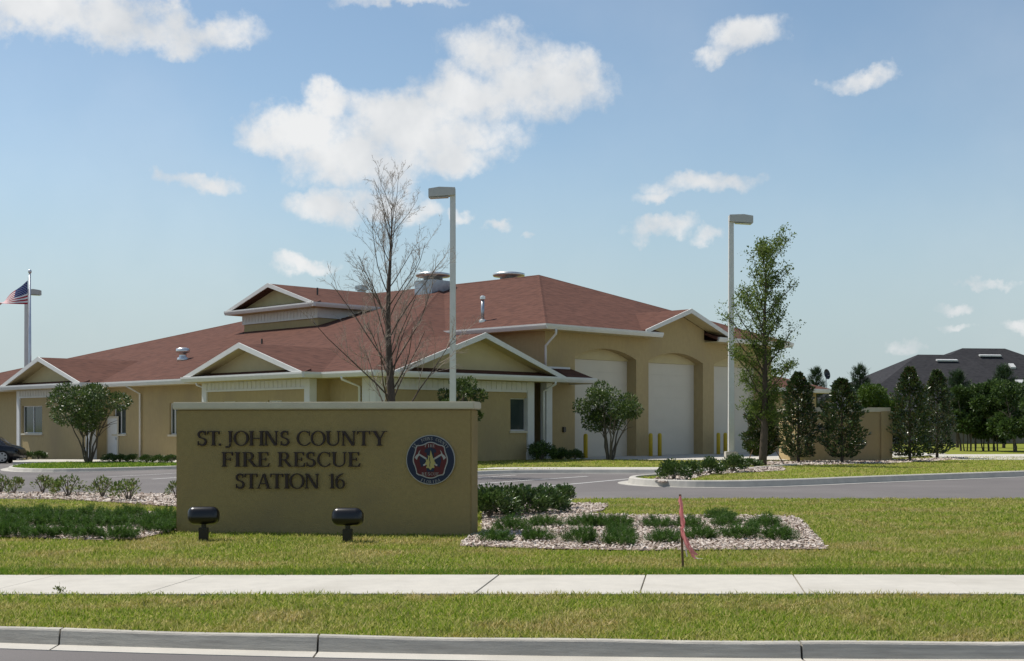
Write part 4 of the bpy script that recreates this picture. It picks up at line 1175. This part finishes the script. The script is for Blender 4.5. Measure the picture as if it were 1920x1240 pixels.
def blades(P, h, w, lean=.5, D=None):
    """single-triangle blades growing from points P"""
    n = len(P)
    ang = rng.uniform(0, 2*np.pi, n); ln = rng.uniform(0, lean, n)*h
    hh = h*rng.uniform(.55,1.25,n)
    tip = P+np.stack([np.cos(ang)*ln, np.sin(ang)*ln, hh],1) if D is None else P+D*hh[:,None]
    a2 = rng.uniform(0, np.pi, n)
    ww = w*rng.uniform(.6,1.3,n)*.5 if not hasattr(w, '__len__') else w*.5
    off = np.stack([np.cos(a2)*ww, np.sin(a2)*ww, np.zeros(n)],1)
    V = np.stack([P-off, P+off, tip],1).reshape(-1,3)
    T = np.arange(n*3).reshape(-1,3)
    return V, T

def in_poly(x, y, poly):
    c = np.zeros(len(x), dtype=bool); n = len(poly); j = n-1
    for i in range(n):
        xi, yi = poly[i][0], poly[i][1]; xj, yj = poly[j][0], poly[j][1]
        hit = ((yi > y) != (yj > y)) & (x < (xj-xi)*(y-yi)/(yj-yi+1e-12)+xi)
        c ^= hit; j = i
    return c

# mulch beds
def px_poly(pts): return [(p.x, p.y) for p in (gp(*q) for q in pts)]
bed_right = px_poly([(862,1024),(868,1016),(884,1006),(903,1000),(906,950),(960,940),(1060,944),(1142,947),(1128,958),(1098,966),(1140,967),(1340,969),(1440,969),(1490,971),(1506,980),(1530,1006),(1552,1030),(1420,1031),(1200,1033),(1000,1029)])
bed_left = px_poly([(-160,955),(-40,958),(120,960),(260,962),(345,966),(345,990),(300,1002),(255,1011),(190,1013.5),(100,1011),(0,1007),(-160,1004)])
bed_shrub = px_poly([(-200,922),(0,925),(200,927),(345,928),(345,951),(290,948),(240,944),(140,938),(60,935),(0,934),(-200,932)])
bed_isle = px_poly([(1222,902),(1240,894),(1290,889),(1350,885),(1390,880),(1430,876),(1470,878),(1472,883),(1420,886),(1345,889),(1312,894),(1285,902),(1240,905)])
bed_mag = px_poly([(1400,868),(1470,867),(1560,865.5),(1690,863),(1790,859),(1815,860),(1740,866),(1640,870),(1540,872),(1470,873),(1410,873)])
def bed(name, poly, n, size, label):
    base = sheet(name, poly, MT['mulchbase'], z=.006, kind=None)
    tag(base, kind='structure')
    xs_ = [p[0] for p in poly]; ys_ = [p[1] for p in poly]
    x = rng.uniform(min(xs_), max(xs_), n*4); y = rng.uniform(min(ys_), max(ys_), n*4)
    k = in_poly(x, y, poly); x, y = x[k][:n], y[k][:n]; m_ = len(x)
    g_ = np.array([G(a, b) for a, b in zip(x, y)])
    P = np.stack([x, y, g_+.008+rng.uniform(0,.035,m_)],1)
    # flat chips: thin bent rhombs lying at random angles
    d = rand_dirs(m_); d[:,2] *= .35; d /= np.linalg.norm(d, axis=1, keepdims=True)
    s = np.cross(d, np.tile([0,0,1.0],(m_,1))+rand_dirs(m_)*.5); s /= np.linalg.norm(s, axis=1, keepdims=True)
    nn = np.cross(s, d); L_ = (size*rng.uniform(.5,1.4,m_))[:,None]
    c = [P-d*L_-s*L_*.3, P-d*L_*.8+s*L_*.45, P+d*L_+s*L_*.3, P+d*L_*.7-s*L_*.5]
    V = np.stack(c+[P+nn*L_*.25],1).reshape(-1,3); i = np.arange(m_)*5
    T = np.concatenate([np.stack([i,i+1,i+4],1), np.stack([i+1,i+2,i+4],1), np.stack([i+2,i+3,i+4],1), np.stack([i+3,i,i+4],1)])
    o = link('mulch_chips', tri_mesh('mulch_chips', V, T, MT['mulch'])); tag(o, label, 'mulch', kind='stuff')
bed('mulch_bed_right', bed_right, 24000, .026, 'pale pinkish bark mulch in the bed right of the sign')
bed('mulch_bed_left', bed_left, 9000, .026, 'pale bark mulch under the junipers left of the sign')
bed('mulch_bed_shrubs', bed_shrub, 6000, .04, 'pale bark mulch strip under the sparse shrubs left of the sign')
bed('mulch_bed_island', bed_isle, 3500, .055, 'pale mulch at the nose of the right island')
bed('mulch_bed_magnolias', bed_mag, 5000, .07, 'brown mulch strip under the magnolias')
BEDS = [bed_right, bed_left, bed_shrub, bed_isle, bed_mag]

# grass blades
def grass(name, x0, x1, y0, y1, n, h, w, label, keep=None, m='grass', lean=1.5, z=-.012, power=2.0):
    # denser towards the near edge, as seen from the street
    u = rng.uniform(0,1,n); y = 1/(1/y0+u*(1/y1-1/y0)) if power else y0+u*(y1-y0)
    x = rng.uniform(-1,1,n)*(x1-x0)/2+(x0+x1)/2
    k = np.ones(n, dtype=bool)
    if keep is not None: k &= keep(x, y)
    for b in BEDS: k &= ~in_poly(x, y, b)
    x, y = x[k], y[k]
    g_ = np.array([G(a, b) for a, b in zip(x, y)]) if y1 > 24 else np.zeros(len(x))
    P = np.stack([x, y, g_+z],1)
    cl = .75+.5*np.sin(x*5.1+np.sin(y*3.7)*2)*np.sin(y*4.3+np.sin(x*2.9)*2)*.5+rng.normal(0,.12,len(x))
    V, T = blades(P, h*1.0*np.clip(cl,.5,1.4), w, lean)
    o = link(name, tri_mesh(name, V, T, MT[m])); tag(o, label, 'grass', kind='stuff')
cy_ = np.vectorize(curb_y)
sgn_d = (PRs-PLs)/SL
def off_sign(x, y):
    rx, ry = x-PLs.x, y-PLs.y; s = rx*sgn_d.x+ry*sgn_d.y; t = -rx*sgn_d.y+ry*sgn_d.x
    return ~((s > -.0) & (s < SL) & (t > .0) & (t < ST_))
grass('verge_grass', -8, 8, 9.4, 12.40, 120000, .05, .016, 'short patchy grass between curb and sidewalk', keep=lambda x, y: y > cy_(x)-.015)
grass('lawn_grass', -10, 10, 13.9, 20, 150000, .05, .018, 'mown grass in front of the sign', keep=off_sign)
grass('back_lawn_grass', -15, 16, 20, LAWN_BACK, 130000, .05, .026, 'mown grass behind the sign and mulch beds', keep=off_sign)
grass('sidewalk_edge_grass', -9, 9, 13.9, 14.35, 22000, .075, .011, 'lush green grass along the back edge of the sidewalk', m='grass_green')
grass('side_lawn_grass', 3, 28, 36, 66, 70000, .06, .035, 'mown grass on the right island and side lawn', keep=lambda x, y: in_poly(x, y, island), z=0)
grass('building_lawn_grass', -12, 14, 41, 61, 50000, .06, .04, 'mown grass before the building', keep=lambda x, y: in_poly(x, y, lawnC) & ~in_poly(x, y, ap) & ~in_poly(x, y, BAYW), z=0)
grass('bush_island_grass', -28, -10, 48, 66, 30000, .08, .04, 'grass on the small island under the left bush', keep=lambda x, y: in_poly(x, y, isl[:-1]), z=0, m='grass_green')

# trees ---------------------------------------------------------------
def branch(mb, start, d, length, r0, segs, wob, rnd, up=.0, n=5, r1=.35):
    pts = [Vector(start)]; rad = [r0]; d = Vector(d).normalized()
    for i in range(segs):
        d = (d+Vector((rnd.uniform(-wob,wob), rnd.uniform(-wob,wob), rnd.uniform(-wob,wob)+up))).normalized()
        pts.append(pts[-1]+d*(length/segs)); rad.append(r0*(1-(1-r1)*(i+1)/segs))
    mb.tube(pts, rad, n=n, cap=False)
    return pts, rad, d

def bare_tree(loc, H, label):
    rnd = random.Random(5)
    t = thing('bare_tree', label, 'tree', loc)
    tr, tw = MB(), MB()
    pts = [Vector((.06*math.sin(z*.9), .05*math.cos(z*.7), z)) for z in [i*H*.96/16-.2 for i in range(17)]]
    rad = [max(.012, .185*(1-i/16.6)**.9) for i in range(17)]
    tr.tube(pts, rad, n=8)
    def twigs(p, d, L_, depth, r):
        P, R, dd = branch(tw if depth > 0 else tr, p, d, L_, r, 5 if depth < 2 else 3, .16+.05*depth, rnd, up=.07, n=5 if depth == 0 else 3, r1=.3)
        if depth >= 3: return
        k = [9, 6, 4][depth]
        for i in range(k):
            f_ = rnd.uniform(.22, 1.0); j = min(len(P)-2, int(f_*(len(P)-1))); q = P[j].lerp(P[j+1], rnd.random())
            ax = (P[j+1]-P[j]).normalized(); o = ax.orthogonal().normalized(); o.rotate(Matrix.Rotation(rnd.uniform(0,6.28),3,ax))
            nd = (ax*rnd.uniform(.6,1.0)+o*rnd.uniform(.5,.9)+Vector((0,0,.15))).normalized()
            twigs(q, nd, L_*rnd.uniform(.28,.5)*(1-f_*.3), depth+1, max(.0038, r*.42))
    nb = 34
    for i in range(nb):
        z = H*(.17+.78*(i/nb)); a = i*2.4+rnd.uniform(-.4,.4)
        f_ = (z/H-.17)/.83
        L_ = H*(.36*(1-f_)**.55+.05)*rnd.uniform(.6,1.1)
        tilt = rnd.uniform(.5,.9)*(1-.45*f_)
        c = Vector((.06*math.sin(z*.9), .05*math.cos(z*.7), z))
        twigs(c, (math.cos(a)*math.sin(tilt), math.sin(a)*math.sin(tilt), math.cos(tilt)), L_, 0, .010+.024*(1-f_))
    tr.build('trunk', MT['bark'], t, smooth=True, fix=False)
    tw.build('crown', MT['twig'], t, smooth=True, fix=False)
bt_loc = ((731-960)/F*44, 44, G(-4.1,44))
bare_tree(bt_loc, 9.55, 'tall leafless young tree rising behind the sign')

def green_tree(loc, H, label):
    rnd = random.Random(11)
    t = thing('young_oak', label, 'tree', loc)
    tr = MB(); tips = []
    ax = lambda z: Vector((.05*math.sin(z*.8)+.02*z, .05*math.cos(z*.6), z))
    tr.tube([ax(i*H*.97/14-.2) for i in range(15)], [max(.012,.17*(1-i/14.6)) for i in range(15)], n=8)
    nb = 54
    for i in range(nb):
        z = H*(.17+.78*i/nb); f_ = i/nb; a = i*2.399+rnd.uniform(-.5,.5)
        L_ = (2.0*(1-f_)**.22*(.78+.4*math.sin(f_*2.9))+.1)*rnd.uniform(.4,1.2)
        if f_ < .12: L_ *= .7
        tilt = rnd.uniform(.65,1.15)*(1-.28*f_)
        d = Vector((math.cos(a)*math.sin(tilt), math.sin(a)*math.sin(tilt), math.cos(tilt)))
        P, R, dd = branch(tr, ax(z), d, L_, .012+.03*(1-f_), 6, .13, rnd, up=.06, n=4)
        for k in range(10 if f_ < .6 else 6):
            j = rnd.randint(1, 5); q = P[j].lerp(P[j+1], rnd.random())
            sd = Vector((rnd.uniform(-1,1), rnd.uniform(-1,1), rnd.uniform(-.3,.9))).normalized()
            P2, _, _ = branch(tr, q, (P[j+1]-P[j]).normalized()+sd, L_*rnd.uniform(.15,.34), .008, 3, .25, rnd, n=3)
            tips += P2[1:]
        tips += P[3:]
    tr.build('trunk', MT['bark'], t, smooth=True, fix=False)
    tips = np.array([tuple(p) for p in tips])
    sel = rng.random(len(tips)) < .62
    tips = tips[sel]
    P = np.repeat(tips, 17, axis=0); P = P+rng.normal(0,.10,P.shape)
    V, T = leaves(P, .095, .55, up=.1)
    link('crown', tri_mesh('crown', V, T, MT['oak']), t)
gl = gp(1430, 873); green_tree((gl.x,gl.y,0), 9.0, 'tall slender green tree beside the right lamp post')

def multi_stem(name, loc, H, Wd, label, m, seed, nl=9000, size=.10, stems=9, base=.42, group=None, lobes=26, cat='tree', rb=.10, sr=.05):
    """shrubby tree: several bare stems from one root and a rounded crown of leaf clumps"""
    rnd = random.Random(seed)
    t = thing(name, label, cat, loc, 0, group)
    tr = MB(); ends = []
    for i in range(stems):
        a = i*6.283/stems+rnd.uniform(-.3,.3); rr = Wd*.5*rnd.uniform(.25,.75)
        top = Vector((math.cos(a)*rr, math.sin(a)*rr, H*rnd.uniform(.55,.8)))
        p0 = Vector((math.cos(a)*rb, math.sin(a)*rb, -.1))
        pts = [p0]
        for k in range(1, 7):
            u = k/6; q = p0.lerp(top, u); bow = math.sin(u*math.pi)*-.10*rr
            pts.append(q+Vector((math.cos(a)*bow+rnd.uniform(-.05,.05), math.sin(a)*bow+rnd.uniform(-.05,.05), 0)))
        tr.tube(pts, [sr*(1-.11*k) for k in range(7)], n=6, cap=False)
        for k in range(4):
            j = rnd.randint(3, 5); e = pts[j]+Vector((rnd.uniform(-1,1)*Wd*.2, rnd.uniform(-1,1)*Wd*.2, rnd.uniform(.2,.6)*H*.25))
            tr.tube([pts[j], pts[j].lerp(e,.5)+Vector((0,0,.05)), e], [.02,.014,.006], n=4, cap=False)
    tr.build('trunk', MT['bark2'], t, smooth=True, fix=False)
    cz, rz_ = H*(base+1)/2, H*(1-base)/2
    C = []
    for k in range(lobes):
        d = Vector(rand_dirs(1)[0]); rr = rnd.uniform(.55,.95)
        zz = d.z*rz_*rr
        wmod = 1.0 if zz > 0 else 1.0
        C.append((d.x*Wd*.5*rr*wmod, d.y*Wd*.5*rr*wmod, cz+zz, rnd.uniform(.13,.25)*Wd*.75))
    C = np.array(C)
    w_ = C[:,3]**2; idx = rng.choice(len(C), nl, p=w_/w_.sum())
    d = rand_dirs(nl); rr = rng.uniform(.45,1.0,nl)**.6
    P = C[idx,:3]+d*(C[idx,3]*rr)[:,None]*np.array([1,1,.85])
    V, T = leaves(P, size, .5, up=.25, D=d, spread=.9)
    link('crown', tri_mesh('crown', V, T, MT[m]), t)
    return t
p = gp(166, 867); multi_stem('ligustrum_tree', p, 3.85, 3.4, 'round multi-stemmed green bush on the island before the left wing', 'ligustrum', 3, nl=9500, size=.13, group='multi-stemmed bushes before the station')
p = gp(1143, 863); multi_stem('ligustrum_tree', p, 3.45, 2.75, 'round multi-stemmed green bush in front of the first bay door', 'ligustrum', 8, nl=8500, size=.12, stems=8, group='multi-stemmed bushes before the station')
multi_stem('ligustrum_tree', ((862-960)/F*54.0,54.0,-.02), 3.62, 2.0, 'green bush peeking over the sign behind the left lamp post', 'ligustrum', 12, nl=6500, size=.12, group='multi-stemmed bushes before the station')

def column_tree(loc, H, Wd, label, seed):
    rnd = random.Random(seed)
    t = thing('magnolia', label, 'tree', loc, rnd.uniform(0,6), 'columnar magnolias on the right')
    tr = MB(); tr.tube([(0,0,-.1),(.03,0,H*.5),(0,.02,H*.96)], [.075,.05,.012], n=7, cap=False)
    n = 5600; z = rng.uniform(0,1,n)**.92
    prof = np.interp(z, [0,.06,.2,.45,.7,.88,1.0], [.45,.8,1.0,.95,.78,.48,.10])
    a = rng.uniform(0,6.283,n)
    lump = 1+.26*np.sin(a*2+z*(9+2*seed)+seed*1.7)+.2*np.sin(a*3-z*(14+3*seed)+seed*2.3)+.12*np.sin(a*7+z*41)
    rr = Wd*.5*prof*lump*rng.uniform(.35,1.0,n)**.5
    P = np.stack([np.cos(a)*rr, np.sin(a)*rr, .22+z*(H-.25)],1)
    D = np.stack([np.cos(a), np.sin(a), np.full(n,.5)],1)
    for k in range(26):
        zz = .3+(H-.7)*k/26; aa = k*2.4; q = Wd*.36
        tr.tube([(0,0,zz),(math.cos(aa)*q,math.sin(aa)*q,zz+.25)], [.018,.006], n=4, cap=False)
    tr.build('trunk', MT['bark'], t, smooth=True, fix=False)
    V, T = leaves(P, .155, .45, up=.25, D=D, spread=.8)
    link('crown', tri_mesh('crown', V, T, MT['magnolia']), t)
for i, (px, py, top, wpx, lb) in enumerate([
    (1428,864,752,66,'dark columnar magnolia directly behind the slender green tree'),
    (1497,868,700,72,'dark columnar magnolia hiding the left end of the enclosure wall'),
    (1579,869,712,82,'wide dark magnolia in front of the middle of the enclosure wall'),
    (1706,866,690,72,'dark magnolia just right of the enclosure wall, taller one of that pair'),
    (1757,860,696,62,'dark magnolia right of the enclosure wall, farthest right of all the magnolias')]):
    p = gp(px, py); s = p.y/F
    column_tree(p, (py-top)*s, wpx*s*.88, lb, i+2)

def pine(loc, H, Wd, label, seed):
    rnd = random.Random(seed)
    t = thing('pine_tree', label, 'tree', loc, 0, 'pines beyond the side lawn')
    tr = MB(); tr.tube([(0,0,-.2),(.05,.03,H*.5),(0,0,H)], [.12,.08,.02], n=6, cap=False)
    cs, ds = [], []
    for i in range(46):
        f_ = i/46; z = H*(.22+.76*f_); a = i*2.4; L_ = Wd*.5*(1-f_)**.7*rnd.uniform(.6,1.1)+.12
        e = Vector((math.cos(a)*L_, math.sin(a)*L_, z+L_*.45)); tr.tube([(0,0,z), e], [.025,.008], n=4, cap=False)
        for k in range(5):
            q = Vector((0,0,z)).lerp(e, .35+.65*k/4); cs.append(tuple(q)); ds.append(tuple((e-Vector((0,0,z))).normalized()+Vector((0,0,.6))))
    tr.build('trunk', MT['bark'], t, smooth=True, fix=False)
    P = np.repeat(np.array(cs), 36, axis=0); D = np.repeat(np.array(ds), 36, axis=0)
    P = P+rng.normal(0,.09,P.shape); D = D/np.linalg.norm(D,axis=1,keepdims=True)+rand_dirs(len(P))*.9
    D /= np.linalg.norm(D,axis=1,keepdims=True)
    V, T = blades(P, .34*np.ones(len(P)), .035, D=D)
    link('crown', tri_mesh('crown', V, T, MT['pine']), t)
for i, (px, top, Y, wd, lb) in enumerate([
    (1530,690,104,3.2,'young pine poking above the red end roof beside the dish'), (1612,686,98,3.0,'young pine left of the dark roofed house'), (1795,697,92,3.2,'young pine in front of the dark roof, right of the magnolias'),
    (1882,686,90,3.6,'tallest pine at the right edge before the dark roof'), (1655,745,100,2.6,'low pine below the left end of the dark roof')]):
    pine(((px-960)/F*Y, Y, 0), EYE+(HZ-top)/F*Y, wd, lb, 20+i)
for i, (px, py, top, wpx, m, lb) in enumerate([
    (1640,838,722,100,'bright','bright green bushy tree behind the enclosure wall'),
    (1815,846,722,84,'myrtle','bushy myrtle right of the magnolias with bare stems, leftmost of its row'),
    (1858,846,716,92,'myrtle','bushy myrtle with bare stems, middle of the row at right edge'),
    (1915,848,716,100,'myrtle','bushy myrtle with bare stems, cut by the right edge of the photo')]):
    p = gp(px, py); s = p.y/F
    multi_stem('wax_myrtle', p, (py-top)*s, wpx*s*1.2, lb, m, 40+i, nl=9500, size=.22, base=.2, rb=.45, sr=.045, stems=8, group='bushy trees beyond the side lawn')
for i, (px, py, h_, lb) in enumerate([(1742,820,4.4,'dark bushy tree seen between the two right magnolias'), (1985,838,5.5,'dark tree mass beyond the right edge of the lawn'), (1585,828,3.6,'small bushy tree between the end roof and the enclosure wall')]):
    p = gp(px, py)
    multi_stem('background_tree', (p.x,p.y,0), h_, 4.5, lb, 'myrtle', 60+i, nl=4500, size=.3, base=.2, group='bushy trees beyond the side lawn')

# low shrubs ------------------------------------------------------------
def shrub_mesh(name, H, Wd, n, size, m, seed, sparse=False):
    rr = np.random.default_rng(seed)
    k = 14; d = rand_dirs(k); d[:,2] = np.abs(d[:,2])
    C = d*np.array([Wd*.36,Wd*.36,H*.55])+np.array([0,0,H*.28])
    P = C[rr.integers(0,k,n)]+rand_dirs(n)*(rr.uniform(.3,1,n)**.6*Wd*(.15 if sparse else .2))[:,None]
    P[:,2] = np.clip(P[:,2], .02, None)
    D = P-np.array([0,0,H*.25]); D /= np.linalg.norm(D,axis=1,keepdims=True)
    V, T = leaves(P, size, .5, up=.5, D=D, spread=.7)
    return tri_mesh(name, V, T, MT[m])
def stems_mesh(H, Wd, seed):
    rnd = random.Random(seed); mb = MB()
    for i in range(8):
        a = i*.8+rnd.uniform(-.2,.2); r_ = Wd*.38*rnd.uniform(.4,1)
        mb.tube([(0,0,-.03),(math.cos(a)*r_*.4,math.sin(a)*r_*.4,H*.4),(math.cos(a)*r_,math.sin(a)*r_,H*.8)], [.012,.009,.004], n=4, cap=False)
    return mb.mesh('stems', MT['bark2'])
hed = [(shrub_mesh('foliage',.5,.75,2100,.06,'hawthorn',i), stems_mesh(.5,.7,i)) for i in range(3)]
spr = [(shrub_mesh('foliage',.5,.7,420,.065,'shrub',10+i,True), stems_mesh(.5,.7,10+i)) for i in range(3)]
def shrub(px, py, hpx, kind, lb, cat='shrub', group=None, name='shrub', wide=1.0, base=.5):
    p = gp(px, py); s = hpx*p.y/F/base
    me, sm = kind
    t = thing(name, lb, cat, p, random.uniform(0,6.28), group); t.scale = (s*wide, s*wide, s)
    link('foliage', me, t); link('stems', sm, t)
for i, (px, py, h_) in enumerate([(918,972,50),(948,967,46),(983,966,45),(1020,963,43),(1060,956,38)]):
    shrub(px, py, h_*1.12, hed[i % 3], ['dense green hedge shrub touching the right end of the sign','second hedge shrub out from the right end of the sign','third and middle hedge shrub right of the sign','fourth hedge shrub right of the sign, second from the open mulch','hedge shrub farthest right of the sign, next to bare mulch'][i], group='clipped hedge right of the sign', name='hedge_shrub', wide=1.3)
sl = ['sparse shrub cut by the left edge of the photo','small sparse shrub second from the left edge','sparse yellow-green shrub third from the left edge','fuller shrub beside the car park, fourth from the left edge','sparse upright shrub fifth from the left edge','full reddish-tipped shrub nearest the bare gravel left of the sign','small shrub half hidden behind the left end of the sign']
for i, (px, py, h_, k) in enumerate([(2,925,34,0),(27,927,32,1),(80,927,36,2),(128,932,40,1),(192,934,40,0),(241,940,42,2),(331,936,34,1)]):
    shrub(px, py, h_, spr[k] if i not in (3,5) else (spr[(i)%3][0], spr[k][1]), sl[i], group='sparse shrubs along the car park', name='shrub', wide=1.05 if i not in (3,5) else 1.25)
il = ['largest round dark shrub at the nose of the right island','small dark shrub second from the nose of the right island','upright dark shrub third from the nose of the right island','green shrub at the foot of the right lamp post','low green shrub beside the slender tree trunk']
for i, (px, py, h_, w_) in enumerate([(1263,901,36,1.0),(1297,894,27,1.1),(1330,890,30,1.05),(1374,886,31,1.05),(1403,876,15,2.0)]):
    shrub(px, py, h_, hed[i % 3], il[i], group='shrubs on the right island', name='island_shrub', wide=w_*1.15)
wl = ['dark low shrub under the window at the right gable','dark shrub at the foot of the white gable pilaster','dark shrub at the foot of the covered walk post','dark low shrub beside the first yellow bollard']
for i, (px, py, h_) in enumerate([(1016,863,32),(1036,862,18),(1052,862,20),(1078,862,18)]):
    shrub(px, py, h_, hed[i % 3], wl[i], group='dark shrubs at the foot of the right gable', name='foundation_shrub', wide=1.2)
for i, (px, py, h_) in enumerate([(50,861,14),(72,861,14),(205,866,14),(225,867,14),(250,867,14),(275,868,14),(300,868,14),(322,868,14)]):
    shrub(px, py, h_, hed[i % 3], ('left' if i == 0 else 'right')+' one of two dark low shrubs under the far left gable window' if i < 2 else 'dark low shrub against the low wing, '+['farthest left, beside the bush trunk','second from the bush trunk','third from the bush trunk','third from the sign edge','second from the sign edge','closest to the sign edge'][i-2], group='low shrubs under the left gable window' if i < 2 else 'low shrubs along the low wing', name='foundation_shrub', wide=1.5)

def juniper_mesh(seed):
    rr = np.random.default_rng(seed); n = 7500; k = 80
    a = rr.uniform(0,6.283,k); r_ = rr.uniform(0,1,k)**.5*.42
    C = np.stack([np.cos(a)*r_, np.sin(a)*r_, .06+.11*(1-(r_/.42)**2)+rr.uniform(-.02,.035,k)],1)
    d0 = np.stack([np.cos(a)*(r_+.1)*1.6, np.sin(a)*(r_+.1)*1.6, np.full(k,.38)],1)+rr.normal(0,.3,(k,3)); d0 /= np.linalg.norm(d0,axis=1,keepdims=True)
    idx = rr.integers(0,k,n); s = rr.uniform(-.10,.14,n)
    P = C[idx]+d0[idx]*s[:,None]+rr.normal(0,.022,(n,3)); P[:,2] = np.clip(P[:,2],.0,None)
    D = d0[idx]+rr.normal(0,.5,(n,3)); D /= np.linalg.norm(D,axis=1,keepdims=True)
    V, T = blades(P, .05*np.ones(n), .014, D=D)
    return tri_mesh('foliage', V, T, MT['juniper'])
JM = [juniper_mesh(70+i) for i in range(4)]
def juniper(px, py, wpx, lb, group, hs=1.0):
    p = gp(px, py); w_ = wpx*p.y/F
    o = link('juniper', JM[random.randrange(4)]); o.location = p+Vector((0,w_*.30,0)); o.rotation_euler = (0,0,random.uniform(0,6.28)); s = w_/.80
    o.scale = (s, s*random.uniform(.9,1.15), hs*random.uniform(.72,1.0)*max(.9,min(1.1,s))); tag(o, lb, 'juniper', group)
JR = [(930,1019,60),(960,998,58),(1010,1017,58),(1026,990,58),(1088,1021,62),(1096,990,52),(1126,990,46),(1166,1026,64),(1163,992,52),(1163,1008,52),(1234,992,52),(1247,1021,60),(1293,992,50),(1316,1014,62),(1353,976,52),(1366,989,52),(1395,1014,66),(1438,993,60),(1466,1016,62)]
JL = ['at the near right foot of the sign','behind the one at the foot of the sign','second from the sign in the near row','second from the sign in the back row','near row, third from the sign, with brown tips behind it','back row, left of a double clump','back row, right of a double clump','near row, fourth from the sign','back row, tallest clump of the bed','middle of the tallest column of clumps','back row, just left of the pink ribbon stake','near row, just left of the pink ribbon stake','back row, just right of the pink ribbon stake','near row, just right of the pink ribbon stake','farthest back, small, on the right half of the bed','small and dark, between two others on the right half','near row, second from the right end of the bed','back row, at the right end of the bed','near row, at the right end of the bed']
for (a, b, c), lb in zip(JR, JL): juniper(a, b, c, 'low juniper clump '+lb, 'juniper clumps right of the sign')
ORD = ['nearest the sign','second from the sign','third from the sign','fourth from the sign','fifth from the sign','sixth from the sign','seventh from the sign','eighth from the sign']
for row, pts in (('front row', [(315,996,44),(288,1001,54),(222,1012,66),(160,1011,56),(118,1008,50),(70,1010,62),(18,1008,60),(-32,1004,60)]),
                 ('middle row', [(290,988,56),(240,990,60),(190,991,60),(140,991,56),(95,990,60),(45,990,58),(0,990,55)]),
                 ('back row', [(305,979,50),(240,975,58),(203,979,46),(165,974,58),(112,974,58),(62,974,58),(10,973,56),(-40,976,60)])):
    for (px, py, w_), od in zip(pts, ORD):
        juniper(px, py, w_, 'low juniper clump in the '+row+' of the left bed, '+od, 'juniper clumps left of the sign')
# a weed growing over the sidewalk edge
p = gp(135, 1104); V, T = leaves(np.array([[rng.normal(0,.03), rng.normal(0,.015), abs(rng.normal(.03,.018))] for _ in range(70)]), .03, .4, up=.8)
wd = link('weed', tri_mesh('weed', V, T, MT['weed'])); wd.location = (p.x, 12.40, 0); tag(wd, 'small pale weed leaning over the near sidewalk edge at left', 'weed', kind='stuff')
# stakes holding the slender tree
for i, (dx, dy, lb) in enumerate([(-.75,-.3,'thin wooden prop left of the slender tree trunk'), (.85,-.4,'thin wooden prop right of the slender tree trunk')]):
    s = MB().tube([(0,0,-.1),(-dx*.45,-dy*.5,.62)], .02, n=6).build('tree_stake', MT['wood']); s.location = (gl.x+dx, gl.y+dy, 0); tag(s, lb, 'stake', 'props of the slender tree')
